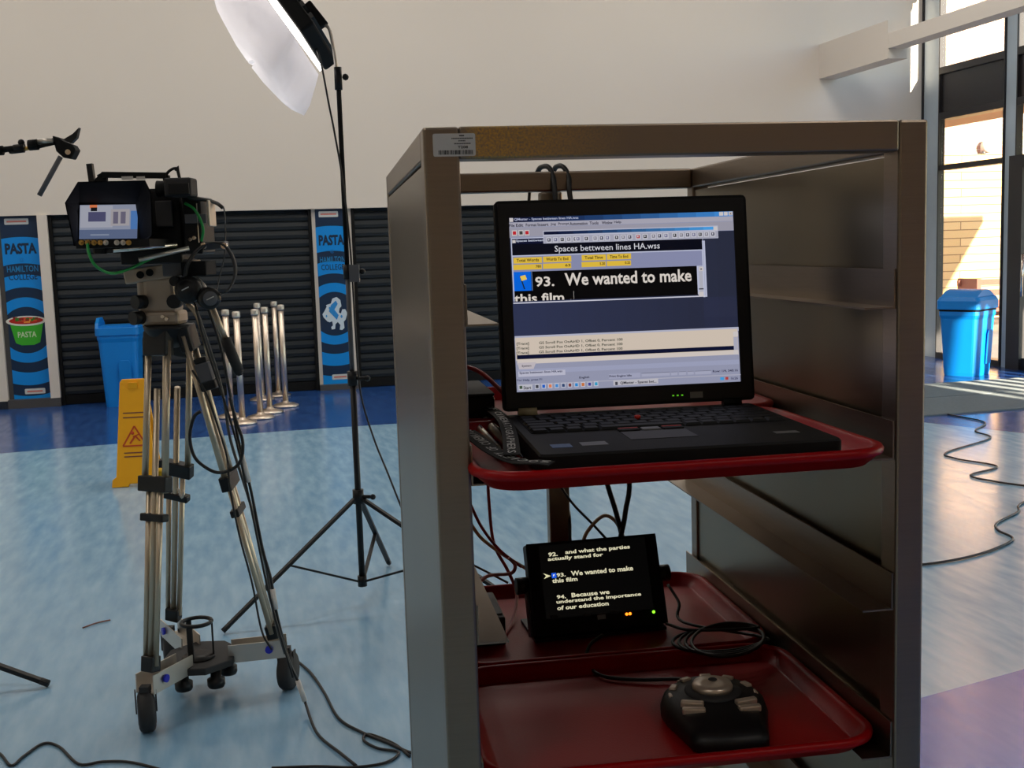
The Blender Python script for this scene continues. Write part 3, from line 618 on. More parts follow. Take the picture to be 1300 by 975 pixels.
# second line cut by the window edge
u0, v0 = uv(112, 536); _, v2 = uv(112, 478)
b.col = lin((208, 200, 192)); LAY[0] += .00001
T('this film .', 110, 534, 374, 42, (208, 200, 192), .022); R(379, 474, 383, 524, (200, 196, 190))
R(104, 526, 984, 640, (44, 50, 78), (38, 42, 62)) ; R(104, 690-56, 1137, 640, (44, 52, 84), (38, 42, 64))
LAY[0] += .00001; R(105, 531, 984, 493, (190, 190, 205)); R(104, 537, 984, 640, (44, 50, 78), (38, 42, 62))
R(950, 355, 976, 492, (170, 170, 182)); R(952, 358, 972, 376, WH); T('x', 957, 372, 967, 8, NV); R(952, 472, 976, 492, WH); R(953, 456, 975, 460, (40, 40, 50))
R(976, 238, 984, 494, (178, 182, 205))
# floating toolbar
R(236, 203, 1038, 226, (176, 178, 196)); R(240, 207, 1034, 187, NV, (70, 150, 215))
R(240, 228, 1036, 224, (158, 158, 174)); R(1014, 174, 1034, 190, WH)
for i, x_ in enumerate(list(range(252, 375, 30))+[384, 422]+[462, 491, 518]+[560, 590, 620]+[658, 690]+[728, 756, 785]+[825, 855, 884, 912, 941, 970, 999]):
    dy = -(x_-252)*.0485; R(x_, 233+dy, x_+25, 256+dy, (186, 186, 196)); R(x_+5, 237+dy, x_+20, 251+dy, ((60, 60, 80), (110, 110, 140), (40, 40, 44), (120, 118, 130))[i % 4] if i != 13 else (170, 40, 40)); R(x_+9, 239+dy, x_+14, 247+dy, (200, 200, 210))
# log pane
R(112, 684, 1138, 648, (168, 170, 190)); R(114, 692, 1138, 740, (200, 186, 172)); 
u_ = None
for i in range(3):
    yy = 728+i*21; T('[Trace]', 122, yy, 178, 15, (50, 60, 50)); T('GS Scroll Pos OnAirID 1, Offset 0, Percent 100', 224, yy-7, 607, 14, (60, 66, 54))
R(123, 771, 1118, 735, NV); R(124, 792, 1140, 758, (200, 190, 184)); R(126, 812, 1140, 790, GR)
R(1112, 652, 1136, 672, WH); R(1114, 676, 1136, 735, (165, 165, 182)); R(1116, 738, 1138, 756, WH)
Q([(126, 806), (212, 801), (200, 832), (134, 836)], (184, 176, 182)); T('System', 146, 827, 190, 12, (60, 60, 70))
R(128, 836, 1144, 800, (150, 154, 180)); R(130, 846, 346, 858, (178, 178, 196)); T('Spaces bettween lines HA.wss', 136, 860, 332, 14, (50, 54, 80))
T('For Help, press F1', 126, 893, 240, 12, (44, 50, 84)); T('English', 410, 877, 456, 12, (40, 40, 60)); R(545, 853, 690, 866, (154, 156, 180)); T('Print Engine Idle', 548, 870, 650, 12, (30, 30, 50))
for x0, x1 in ((695, 825), (830, 860), (866, 900), (906, 935), (940, 1015)): R(x0, 846-(x0-695)*.05, x1, 862-(x1-695)*.05, (158, 160, 182)); R(x0, 846-(x0-695)*.05, x1, 848-(x1-695)*.05, (110, 112, 130))
T('Row: 1/4, 340:16', 1022, 842, 1138, 13, (44, 44, 70))
R(125, 905, 1153, 850, (164, 164, 180)); R(131, 907, 196, 928, (180, 180, 190)); T('Start', 155, 927, 190, 15, (16, 16, 30), .02); R(136, 911, 150, 924, (60, 80, 60))
for i, c_ in enumerate([(60, 60, 70), (30, 90, 190), (210, 120, 80), (60, 130, 200), (50, 70, 110), (120, 60, 60), (40, 130, 200), (190, 110, 60), (60, 60, 140), (50, 150, 190)]):
    x_ = 207+i*30; dy = -i*1.7; R(x_, 903+dy, x_+20, 923+dy, (190, 192, 205)); R(x_+3, 906+dy, x_+17, 920+dy, c_)
R(565, 882, 772, 893, (180, 178, 186)); T('QMaster - Spaces bet...', 598, 902, 764, 16, (24, 24, 36)); R(574, 888, 586, 902, (60, 60, 70))
R(1056, 862, 1074, 874, (60, 150, 210)); R(1080, 860, 1094, 872, (170, 60, 60)); T('16:26', 1106, 872, 1138, 12, (60, 60, 90))
b.build('screen', 'display', lid, colors=True)
# ================================================================== SMALL PROMPTER MONITOR
mz = .9045
pb = tz(680, 808, mz+.012); pbr = tz(847, 791, mz+.012)
import_y = pb.y
MW = (pbr-pb).length; MF = TF @ Matrix.Translation((pb.x, pb.y, mz)) @ Matrix.Rotation(math.atan2(pbr.y-pb.y, pbr.x-pb.x), 4, 'Z')
t = thing('prompter_monitor', 'small black tilted monitor with numbered white script lines, on the lower red tray', 'monitor', MF.translation, 0)
tilt = .36
MM = MF @ Matrix.Translation((0, 0, .012)) @ Matrix.Rotation(-tilt, 4, 'X') @ Matrix.Rotation(PI/2, 4, 'X')
MH = (MW*.665)
body = MB(MM).loft([[(x, y, 0) for x, y in rnd2(-.001, 0, MW, MH, .004, 3)], [(x, y, -.022) for x, y in rnd2(-.001, 0, MW, MH, .004, 3)], [(x, y, -.034) for x, y in rnd2(.012, .012, MW-.012, MH-.012, .004, 3)]]).build('body', 'black_plastic', t)
sx0, sx1, sy0, sy1 = MW*.12, MW*.88, MH*.20, MH*.94
b = MB(MM); b.box(0, MW-.001, 0, MH*.17, 0, .002).box(0, MW-.001, MH*.97, MH, 0, .002).box(0, MW*.09, MH*.17, MH*.97, 0, .002).box(MW*.91, MW-.001, MH*.17, MH*.97, 0, .002); b.build('bezel', 'matte_black', body)
b = MB(MM); b.col = (.0012, .0012, .0012, 1); b.rect(MW*.09, MH*.17, MW*.91, MH*.97, .0006)
# layout in crop units; screen face corners TL(195,112) TR(1098,45) BR(1228,715) BL(235,815)
CR = [(195, 112), (1098, 45), (1228, 715), (235, 815)]; HM = homog().inverted()
def uvm(x, y): q = HM @ Vector((x, y, 1)); return q.x/q.z*MW, (1-q.y/q.z)*MH
def TM(s, x0, yb, x1, hgt, c=(214, 208, 176), z=.001):
    x_, y_ = uvm(x0, yb); X2, _ = uvm(x1, yb-(x1-x0)*.085); _, Y2 = uvm(x0, yb-hgt); b.col = lin(c); b.text(s, x_, y_, X2, Y2, z, .03)
TM('92.', 350, 202, 416, 30); TM('and what the parties', 470, 192, 926, 36); TM('actually stand for', 345, 240, 738, 34)
TM('93.', 405, 352, 470, 30); TM('We wanted to make', 510, 344, 955, 36); TM('this film', 372, 396, 556, 32)
TM('94.', 403, 518, 470, 30); TM('Because we', 512, 506, 790, 34); TM('understand the importance', 400, 562, 1024, 36); TM('of our education', 404, 606, 786, 34)
for pts, c_ in (([(308, 322), (362, 342), (312, 364), (328, 342)], (220, 214, 170)), ([(366, 322), (400, 318), (404, 356), (370, 360)], (30, 90, 220)), ([(378, 332), (392, 330), (380, 350)], (230, 230, 240))):
    b.col = lin(c_); b.add([(*uvm(*p_), .0012 if c_[0] < 225 else .0015) for p_ in pts], [tuple(reversed(range(len(pts))))])
b.build('screen', 'display', body, colors=True)
for (x_, y_), mt_ in (((918, 641), 'led_orange'), ((943, 638), 'led_orange'), ((1117, 625), 'led_green')):
    q = uvm(x_, y_); MB(MM).cyl((q[0], q[1], .0015), (q[0], q[1], .0034), .0022, n=10).build('indicator_light', mt_, body)
for x_, y_ in ((620, 645), (830, 625), (380, 655)): q = uvm(x_, y_); MB(MM).box(q[0]-.006, q[0]+.006, q[1]-.002, q[1]+.002, .002, .0032).build('button', 'dark_rubber', body)
q = uvm(732, 662); MB(MM).box(q[0]-.0065, q[0]+.0065, q[1]-.0035, q[1]+.0035, .002, .0028).build('badge', 'sticker_grey', body)
yk = MH*.56
for s_ in (-1, 1):
    x_ = -.001 if s_ < 0 else MW
    k_ = MB(MM).cyl((x_, yk, -.016), (x_+s_*.018, yk, -.016), .013, n=16).build('side_knob', 'black_plastic', t)
    xx = x_+s_*.003
    MB(MF).beam(MF.inverted() @ (MM @ Vector((xx, yk, -.016))), MF.inverted() @ (MM @ Vector((xx, 0, -.016)))*1 + Vector((0, .03, 0))*0 , .016, .003, upv=(1, 0, 0)).build('yoke_arm', 'black_plastic', t)
q = MF.inverted() @ (MM @ Vector((0, 0, -.016)))
MB(MF).box(.0, MW, q.y-.012, q.y+.09, .0005, .0055).build('yoke_foot', 'black_plastic', t)
# ================================================================== JOG CONTROLLER
jc = tz(908, 890, .93); jf = tz(937, 957, .915)
jv = (jf-jc); jv.z = 0; yawj = math.atan2(jv.y, jv.x)+PI/2
JL = .150
JF = TF @ Matrix.Translation((jc.x, jc.y+.008, .9045)) @ Matrix.Rotation(yawj, 4, 'Z')
t = thing('jog_controller', 'black jog wheel controller with silver buttons on the front lower tray', 'controller', JF.translation, TY+yawj)
def jring(k, z, sh=0):
    P = []
    for i in range(28):
        a = i/28*2*PI; x = math.cos(a); y = math.sin(a)
        if y > -.15: P.append((x*.066*k, y*.062*k+sh, z))
        else:
            yy = (-y-.15)/.85; P.append((x*.066*k*(1)*1.0 if yy < .05 else math.copysign(min(abs(x)**.45*.066, .066*(1-.38*yy**.7)+.002), x)*k, (-.009-.098*yy**.8)*k+sh, z))
    return P
def tiltz(P, f): return [(x, y, max(0, z+f*(y+.1))) for x, y, z in P]
MB(JF).loft([jring(.97, .001), jring(1, .006), tiltz(jring(1, .014), .02), tiltz(jring(.95, .021), .05), tiltz(jring(.82, .0255), .07), tiltz(jring(.4, .028), .08)], sm=True).build('shell', 'black_plastic', t)
dz = .0335
dl = MB(JF).lathe((0, .004, dz-.004), [(0, 0), (.036, 0), (.036, .005), (.033, .008), (0, .008)], 28).build('shuttle_ring', 'dark_rubber', t)
MB(JF).lathe((0, .004, dz+.004), [(0, 0), (.025, 0), (.0255, .004), (.0235, .008), (.012, .0066), (0, .006)], 28).build('jog_dial', 'btn_metal', t)
MB(JF).sphere((.003, .016, dz+.0105), .006, 10, (1, 1, .4)).build('finger_dimple', 'dark_rubber', t)
def jz(x, y):
    r_ = math.hypot(x/.066, (y/.062 if y > 0 else y/.117)); return (.029 if r_ < .6 else .029-(r_-.6)*.03)+.07*(y+.1)
for i in range(5):
    a = math.radians(155-i*32.5); x, y = .051*math.cos(a), .046*math.sin(a)
    MB(JF).box(-.0075, .0075, -.0045, .0045, -.004, .0035, M=Matrix.Translation((x, y, jz(x, y)+.001)) @ Matrix.Rotation(a-PI/2, 4, 'Z')).build('button', 'btn_metal', t, bev=.002)
for a_, r_ in ((178, .053), (2, .053), (120, .06), (60, .06)):
    a = math.radians(a_); x, y = r_*math.cos(a), r_*.95*math.sin(a)
    MB(JF).box(-.007, .007, -.003, .003, -.004, .002, M=Matrix.Translation((x, y, jz(x, y)+.001)) @ Matrix.Rotation(a-PI/2, 4, 'Z')).build('button', 'btn_metal', t, bev=.002)
for s_ in (-1, 1):
    for x, y, a in ((s_*.033, -.034, s_*.28), (s_*.034, -.048, s_*.12)):
        MB(JF).box(-.014, .014, -.0045, .0045, -.005, .0035, M=Matrix.Translation((x, y, jz(x, y)+.001)) @ Matrix.Rotation(a, 4, 'Z')).build('long_button', 'btn_metal', t, bev=.002)
# ---- cables in the trolley (points in trolley coordinates)
def tc(*p): return [TF @ Vector(q) for q in p]
def tpy(l): return [TF @ ty(px, py, y) for px, py, y in l]
def tpz(l): return [TF @ tz(px, py, z) for px, py, z in l]
cable('controller_cable', tpz([(880, 864, .928), (860, 862, .912), (810, 863, .909), (765, 858, .909), (746, 842, .909), (748, 820, .920), (765, 806, .927)]), .0026, 'cable_black', 'thin black lead running from the jog controller to the back lower tray')
z1 = .927
ring = []
for k_ in range(4):
    for i in range(10):
        a = i/10*2*PI; ring.append((912+k_*4+math.cos(a)*(58-k_*4), 812+math.sin(a)*(15+k_*2)-(math.cos(a))*3, z1+.002+.0022*k_+.001*math.sin(a*2)))
cable('coiled_cable', tpz([(848, 742, .95), (862, 765, .93), (868, 790, .912)]+ring+[(880, 800, z1+.010), (846, 792, z1+.006)]), .0024, 'cable_black', 'thin black power lead coiled beside the small monitor on the red tray')
for nm, pts, r_, m_, lb in (
    ('red_cable', [(619, 600, .70), (621, 640, .70), (627, 690, .69), (645, 725, .66), (656, 755, .63), (650, 790, .56), (638, 808, .50)], .0028, 'cable_red', 'dark red lead hanging down behind the left post to the monitor'),
    ('red_cable', [(597, 640, .6), (612, 670, .62), (634, 698, .63), (662, 720, .62)], .0026, 'cable_red', 'short red lead curving from the left post towards the monitor back'),
    ('beige_cable', [(597, 664, .66), (612, 684, .66), (640, 705, .65), (668, 722, .63)], .003, 'cable_beige', 'beige lead running from the left post behind the small monitor'),
    ('pink_cable', [(606, 742, .56), (620, 731, .58), (648, 728, .6), (654, 718, .6), (646, 708, .6)], .003, 'cable_pink', 'pale pink lead hooked beside the left edge of the small monitor'),
    ('beige_cable', [(738, 700, .66), (745, 676, .68), (766, 655, .70), (783, 664, .70), (792, 690, .68)], .0032, 'cable_beige', 'beige lead looping above the top of the small monitor'),
    ('thin_cable', [(700, 600, .72), (726, 638, .70), (752, 665, .69), (775, 690, .66)], .0022, 'cable_black', 'thin black lead slanting down behind the small monitor'),
    ('grey_cable', [(598, 716, .70), (620, 727, .70), (645, 740, .69)], .002, 'cable_grey', 'thin grey lead at the far left under the upper tray')):
    cable(nm, tpy(pts), r_, m_, lb)
for nm, pts, r_, lb in (
    ('signal_cable', [(681, 222, .79), (686, 213, .775), (696, 212, .75), (702, 225, .737), (707, 262, .72), (730, 420, .70), (765, 590, .69), (782, 650, .69), (792, 690, .68)], .0045, 'thick black cable hooked over the back rail, left of the two loops'),
    ('signal_cable', [(701, 222, .79), (706, 212, .775), (715, 212, .75), (722, 226, .737), (726, 262, .72), (760, 420, .71), (797, 590, .70), (794, 650, .69), (786, 690, .67)], .0045, 'thick black cable hooked over the back rail, right of the two loops'),
    ('hanging_cable', [(672, 222, .79), (672.4, 240, .785), (673, 300, .785), (690, 560, .78), (720, 640, .75), (724, 690, .72)], .0028, 'thin black cable hanging beside the middle back post')):
    cable(nm, tpy(pts), r_, 'cable_black', lb)
# lanyard, pens, boxes on upper tray left
def ribbon(pts, w, th, z):
    P = smooth([(x, y, 0) for x, y in pts], 8); out = []
    for i, p_ in enumerate(P):
        d_ = (P[min(i+1, len(P)-1)]-P[max(i-1, 0)]).normalized(); n_ = Vector((-d_.y, d_.x, 0))
        out.append((p_, d_, n_))
    return out
LAN = thing('lanyard', 'black lanyard with white lettering beside the laptop on the upper tray', 'lanyard', TF @ Vector((.07, .1, 1.2562)), TY)
def lany(pts, text, zz, flip, frac0, frac1, w=.019):
    rb = ribbon([tz(px, py, zz).xy for px, py in pts], w, 0, zz); zf = lambda i: zz+.0008*math.sin(i*.5)
    b = tmb()
    b.loft([[(p_+n_*s_*w/2)+Vector((0, 0, zf(i)+q)) for s_, q in ((-1, 0), (1, 0), (1, .0012), (-1, .0012))] for i, (p_, d_, n_) in enumerate(rb)], sm=False)
    b.build('strap', 'lanyard', LAN)
    L_ = [0]
    for i in range(1, len(rb)): L_.append(L_[-1]+(rb[i][0]-rb[i-1][0]).length)
    tot = L_[-1]; n = len(text); b = tmb(); h = w*.5
    for k_, ch in enumerate(text):
        if ch == ' ': continue
        s_ = tot*(frac0+(frac1-frac0)*(k_+.5)/n); i = max(j for j in range(len(L_)) if L_[j] <= s_+1e-9); p_, d_, n_ = rb[i]
        if i+1 < len(rb): p_ = p_+(rb[i+1][0]-p_)*((s_-L_[i])/max(1e-6, L_[i+1]-L_[i]))
        dx = d_ if not flip else -d_; ny = Vector((-dx.y, dx.x, 0)); cw = abs(tot*(frac1-frac0)/n)*.8*(.35 if ch == 'I' else 1)
        Mt = Matrix(((dx.x, ny.x, 0, p_.x), (dx.y, ny.y, 0, p_.y), (0, 0, 1, zz+.0024), (0, 0, 0, 1)))
        b.text(ch, -cw/2, -h/2, cw/2, h/2, 0, .01, M=Mt)
    b.build('lettering', 'white_ink', LAN)
lany([(592, 548), (612, 562), (636, 579), (665, 587), (700, 589)], 'SOCIETY OF CINEMATOG', 1.279, True, 1.0, 0.0, .021)
lany([(600, 520), (622, 519), (640, 535), (647, 552), (650, 578)], 'OF CINEMATOGRAPHERS', 1.283, False, .05, 1.0, .018)
for (a0, b0), r_, lb in ((((590, 508), (664, 582)), .0065, 'thick silver pen lying under the lanyard beside the laptop'), (((591, 524), (640, 578)), .004, 'thin silver pen partly hidden under the lanyard')):
    A_, B_ = TF @ tz(*a0, 1.266), TF @ tz(*b0, 1.266); t = thing('pen', lb, 'pen', (A_+B_)/2-Vector((0, 0, r_)), 0)
    Q_ = A_+(B_-A_)*.86; MB().cyl(A_, Q_, r_, n=14).build('barrel', 'alu', t); MB().cyl(Q_, B_, r_*.95, r_*.25, n=14).build('tip', 'chrome', t); MB().cyl(A_+(B_-A_)*.1+Vector((0, 0, r_)), A_+(B_-A_)*.5+Vector((0, 0, r_)), r_*.25).build('clip', 'chrome', t)
t = thing('power_adapter', 'black box on the upper tray behind the left side of the laptop', 'adapter', TF @ Vector((.085, .45, 1.256)), TY)
tmb().box(.052, .112, .34, .50, 1.2562, 1.300).build('case', 'black_plastic', t, bev=.004); tmb().box(.052, .112, .34, .5, 1.300, 1.304).build('cover', 'dark_rubber', t, bev=.002); tmb().box(.06, .075, .336, .34, 1.27, 1.285).build('socket', 'sticker_grey', t)
cable('red_patch_cable', tc((.03, .60, 1.275), (.055, .62, 1.30), (.09, .60, 1.315), (.12, .56, 1.31), (.15, .5, 1.28)), .0035, 'cable_red', 'red lead at the back left of the upper tray, over the black box')
t = thing('junction_box', 'small dark box on the lower tray left of the small monitor', 'box', TF @ Vector((.13, .52, .904)), TY)
tmb().box(.085, .135, .47, .60, .9045, .948).build('case', 'black_plastic', t, bev=.003); tmb().box(.088, .132, .48, .59, .948, .951).build('lid', 'grey_rubber', t, bev=.001)
# ================================================================== LIGHT STAND + LAMP
hb = fl(460, 738, .09); YS = hb.y; XS = hb.x
def zat(px, py): return at(px, py, YS).z
t = thing('light_stand', 'tall black light stand carrying the glowing softbox', 'light stand', (XS, YS, 0), 0)
ztop = zat(427, 95)
zc = zat(458, 630)
sec = [(.09, zat(452, 480), .0135, 'black_plastic'), (zat(452, 480), zat(447, 345), .0105, 'grey_rubber'), (zat(447, 345), ztop, .010, 'matte_black')]
for z0_, z1_, r_, m_ in sec: MB().cyl((XS, YS, z0_), (XS, YS, z1_), r_).build('pole', m_, t)
for z_, r_ in ((zc, .024), (zat(452, 480), .022), (zat(447, 345), .018)):
    c_ = MB().cyl((XS, YS, z_-.03), (XS, YS, z_+.03), r_).build('collar', 'black_plastic', t)
    MB().cyl((XS, YS, z_), (XS+.06, YS-.02, z_), .008).sphere((XS+.065, YS-.021, z_), .013, 8).build('knob', 'black_plastic', c_)
MB().cyl((XS, YS, .07), (XS, YS, .115), .02).build('hub', 'black_plastic', t)
f1 = fl(283, 805); f2 = fl(494, 718); f3 = Vector((XS, YS, 0))*3-f1-f2
f3 = Vector((XS, YS, 0)) + (f3-Vector((XS, YS, 0))).normalized()*.8
for f_ in (f1, f2, f3):
    f_ = Vector((f_.x, f_.y, .012)); topp = Vector((XS, YS, zc-.01)); dd = (f_-topp)
    st_ = topp+Vector((dd.x, dd.y, 0)).normalized()*.02
    lg = MB().beam(st_, f_, .022, .014).build('leg', 'black_plastic', t, bev=.002)
    MB().cyl(f_+dd.normalized()*-.03, f_+dd.normalized()*.0, .011).build('foot_cap', 'dark_rubber', lg)
    md = topp+dd*.52; MB().beam(Vector((XS, YS, .092))+Vector((dd.x, dd.y, 0)).normalized()*.015, md, .016, .008).build('strut', 'black_plastic', t)
# lamp bracket + softbox
t = thing('softbox_light', 'glowing white softbox lamp tilted down at the top of the light stand', 'studio light', (XS, YS, ztop), 0)
P = lambda px, py, dy=0: at(px, py, YS+dy)
MB().cyl((XS, YS, ztop-.06), (XS, YS, ztop+.03), .016).sphere((XS+.03, YS, ztop-.01), .014, 8).build('spigot', 'black_plastic', t)
MB().tube([P(428, 97), P(425, 72), P(419, 40), P(413, 32), P(404, 28)], .0065, 8, 5).build('bracket', 'alu', t)
MB().beam(P(386, 8), P(408, 36), .07, .05, upv=(0, 1, 0)).build('mount_block', 'matte_black', t, bev=.006)
U = (P(397, 80)-P(337, 0)); U.y = 0; U.normalize(); U = (U+Vector((0, -.35, 0))).normalized(); V = Vector((0, 1, 0)); Nn = V.cross(U).normalized(); 
if Nn.x > 0: Nn = -Nn
Nn = (Nn + Vector((0, -.08, 0))).normalized(); Nn = (Nn-U*Nn.dot(U)).normalized(); V = U.cross(Nn).normalized()
pc = P(393, 70)-U*.205
def bx3(u0, u1, v0, v1, n0, n1): return [[pc+U*u+V*v+Nn*n for u, v in ((u0, v0), (u1, v0), (u1, v1), (u0, v1))] for n in (n0, n1)]
MB().loft(bx3(-.205, .205, -.17, .17, -.085, -.02)).build('lamp_housing', 'matte_black', t, bev=.01)
b = MB()
for i in range(6): b.loft(bx3(-.18+i*.065, -.155+i*.065, -.15, .15, -.10, -.085))
b.build('cooling_fins', 'black_plastic', t)
MB().loft(bx3(-.195, .195, -.16, .16, -.018, .0)).build('led_panel', 'lamp_panel', t)
# cloth: lofted rounded rings, bulging and creased
rg = []; random.seed(5)
for n_, su, sv in ((.012, .205, .175), (.06, .22, .20), (.12, .235, .22), (.165, .235, .22), (.195, .19, .17), (.207, .10, .09), (.21, .02, .02)):
    r_ = []
    for i in range(32):
        a = i/32*2*PI; cx_, cy_ = math.cos(a), math.sin(a); k_ = 1/max(abs(cx_), abs(cy_))**.86
        wv = 1+.03*math.sin(a*5+n_*20)*min(1, n_*6)
        r_.append(pc+U*(cx_*k_*su*wv+.36*n_)+V*(cy_*k_*sv*wv)+Nn*(n_+.012*math.sin(a*3+1)*min(1, n_*8)))
    rg.append(r_)
MB().loft(rg, caps=False, sm=True).build('softbox_cloth', 'diffuser_cloth', t)
cable('lamp_power_cable', [P(402, 62, .0), P(408, 82, -.02), P(418, 135, -.02), P(424, 165, -.02), P(436, 235, -.02), P(445, 320, -.02), P(452, 430, -.02), P(458, 500, -.02), P(474, 555, -.1), P(492, 600, -.2), P(514, 655, -.3), P(534, 700, -.35), fl(545, 750, .03), fl(552, 768, .006), fl(575, 775, .006)], .004, 'cable_black', 'thin black power lead running down the light stand')
MB().box(-.02, .02, -.015, .015, -.035, .035, M=Matrix.Translation(P(450, 347, -.035))).build('inline_box', 'grey_rubber').update_tag()
tag(bpy.data.objects['inline_box'], 'small grey in-line box clipped to the light stand pole', 'box'); bpy.data.objects['inline_box'].name = 'inline_switch'
# ================================================================== CAMERA TRIPOD
YR = 3.72
A = lambda px, py, dy=0: at(px, py, YR+dy)
w1 = fl(188, 928); w2 = fl(366, 874); w3 = Vector((-1.29, 4.10, 0)); ctr = (w1+w2+w3)/3
DL = thing('tripod_dolly', 'three wheeled black and silver dolly under the camera tripod', 'dolly', (ctr.x, ctr.y, 0), 0)
hub = Vector((ctr.x, ctr.y, .135))
MB().prism([(hub.x+.13*math.cos(a*PI/4+.4), hub.y+.15*math.sin(a*PI/4+.4)) for a in range(8)], .115, .14).build('centre_plate', 'dark_rubber', DL, bev=.004)
for a in range(5):
    an = a*1.256+.5; x_, y_ = hub.x+.09*math.cos(an), hub.y+.10*math.sin(an)
    MB().lathe((x_, y_, .05), [(0, 0), (.026, 0), (.03, .008), (.03, .028), (.018, .034), (.018, .065), (0, .065)], 16).build('clamp_knob', 'black_plastic', DL)
c0 = Vector((hub.x+.0, hub.y-.03, .14))
b = MB()
b.lathe(c0, [(.0, .0), (.055, .0), (.055, .008), (0, .008)], 20).tube([c0+Vector((.05*math.cos(a*PI/10), .05*math.sin(a*PI/10), .125)) for a in range(21)], .007, 8, 0)
for an in (.3, 2.4, 4.5): b.beam(c0+Vector((.05*math.cos(an), .05*math.sin(an), 0)), c0+Vector((.05*math.cos(an), .05*math.sin(an), .125)), .018, .006, upv=(math.cos(an), math.sin(an), 0))
b.build('cup_holder', 'black_plastic', DL)
for i, w_ in enumerate((w1, w2, w3)):
    d_ = Vector((w_.x-hub.x, w_.y-hub.y, 0)); R_ = d_.length; d_.normalize(); sd = Vector((-d_.y, d_.x, 0)); i0 = hub+d_*.1
    arm = MB()
    for s_ in (-1, 1): arm.beam(i0+sd*s_*.032+Vector((0, 0, .01)), Vector((w_.x, w_.y, .155))+sd*s_*.032, .004, .062)
    arm.beam(i0+Vector((0, 0, -.018)), Vector((w_.x, w_.y, .127)), .066, .004)
    ar = arm.build('arm', 'alu', DL)
    for s_ in (-1, 1):
        q = hub+d_*(R_*.82)+sd*s_*.036+Vector((0, 0, .022)); MB().cyl(q, q+sd*s_*.009, .013).build('blue_cap', 'blue_cap', ar)
    ax = Vector((math.cos(.35), math.sin(.35), 0)) if i != 1 else Vector((math.cos(.5), -math.sin(.1), 0)); wc = Vector((w_.x, w_.y, .066))
    cf = MB().beam(wc+Vector((0, 0, .065))+ax*.0, Vector((w_.x, w_.y, .15)), .03, .03, upv=(1, 0, 0)).beam(wc+ax*.031, wc+ax*.031+Vector((0, 0, .072)), .028, .004, upv=ax).beam(wc-ax*.031, wc-ax*.031+Vector((0, 0, .072)), .028, .004, upv=ax).build('caster_fork', 'dark_rubber', DL)
    MB().lathe(wc-ax*.026, [(0, 0), (.05, 0), (.06, .004), (.066, .012), (.066, .040), (.06, .048), (.05, .052), (0, .052)], 28, axis=ax).build('wheel', 'dark_rubber', DL)
    MB().lathe(wc-ax*.0275, [(0, 0), (.04, 0), (.042, .0015), (0, .002)], 24, axis=ax).lathe(wc+ax*.0265, [(0, 0), (.042, 0), (.04, .0015), (0, .002)], 24, axis=ax).build('wheel_disc', 'grey_rubber', DL)
TP = thing('camera_tripod', 'tall two-stage metal tripod holding the video camera on the left', 'tripod', (ctr.x, ctr.y, .16), 0)
hc = A(213, 412); HX, HY, HZ = hc.x, hc.y, hc.z
MB().lathe((HX, HY, HZ-.075), [(0, 0), (.03, 0), (.055, .02), (.075, .06), (.078, .075), (0, .075)], 24).build('bowl', 'black_plastic', TP)
b = MB(); b.box(HX-.075, HX+.05, HY-.05, HY+.07, HZ+.0, HZ+.045).box(HX-.06, HX+.04, HY-.04, HY+.06, HZ+.04, HZ+.155)
b.box(HX-.085, HX-.045, HY-.03, HY+.03, HZ+.03, HZ+.15)
hd = b.build('fluid_head', 'head_metal', TP, bev=.012)
for px, py, r_, l_ in ((183, 383, .022, .03), (180, 403, .022, .03)): q = A(px, py, -.05); MB().cyl(q, q+Vector((-.02, -l_, 0)), r_).build('drag_knob', 'black_plastic', TP)
q = A(220, 383, -.09); MB().cyl(q, q+Vector((0, .04, 0)), .022).build('drag_knob', 'black_plastic', TP)
q = A(221, 357, -.09); MB().cyl(q, q+Vector((0, .04, 0)), .016).build('drag_knob', 'black_plastic', TP)
for px, py in ((206, 402), (211, 405)): q = A(px, py, -.06); MB().cyl(q, q+Vector((0, .02, 0)), .006).build('stud', 'chrome', TP)
MB().beam(A(163, 352), A(252, 338), .09, .045).build('sliding_plate', 'head_metal', TP, bev=.005)
MB().cyl(A(178, 349, -.06), A(178, 349, -.03), .012).cyl(A(190, 346, -.06), A(190, 346, -.03), .012).build('plate_screw', 'matte_black', TP)
def leg(tops, mid, bot, clamp_px):
    # tops: centre of the upper pair, mid: clamp, bot: foot
    T_, B_ = Vector(tops), Vector(bot); d_ = (B_-T_).normalized(); out_ = Vector((T_.x-HX, T_.y-HY, 0)).normalized(); sd = Vector((-out_.y, out_.x, 0)); s_w = .042
    Lg = MB()
    for s_ in (-1, 1): Lg.cyl(T_+sd*s_*s_w, T_+d_*(B_-T_).length*mid+sd*s_*s_w*1.05, .0105)
    lg_ = Lg.build('leg', 'tube_metal', TP)
    Mp = T_+d_*(B_-T_).length*(mid-.03)
    lo = MB(); lo.cyl(Mp+d_*-.3, B_, .010)
    for s_ in (-1, 1): lo.cyl(Mp-d_*.0+sd*s_*.026, B_+sd*s_*.022-d_*.02, .009)
    lo.build('lower_tubes', 'tube_metal', lg_)
    MB().beam(Mp-d_*.02, Mp+d_*.03, .12, .036, upv=out_).build('clamp', 'black_plastic', lg_, bev=.004); MB().beam(Mp+d_*.10, Mp+d_*.125, .10, .03, upv=out_).build('clamp', 'black_plastic', lg_, bev=.004)
    MB().beam(T_-d_*.03, T_+d_*.05, .1, .04, upv=out_).build('shoulder', 'black_plastic', lg_, bev=.005)
    MB().beam(B_-d_*.05, B_, .05, .04, upv=out_).build('foot', 'black_plastic', lg_, bev=.004)
leg(A(201, 432, -.04), .46, Vector((w1.x+.015, w1.y+.02, .19)), None)
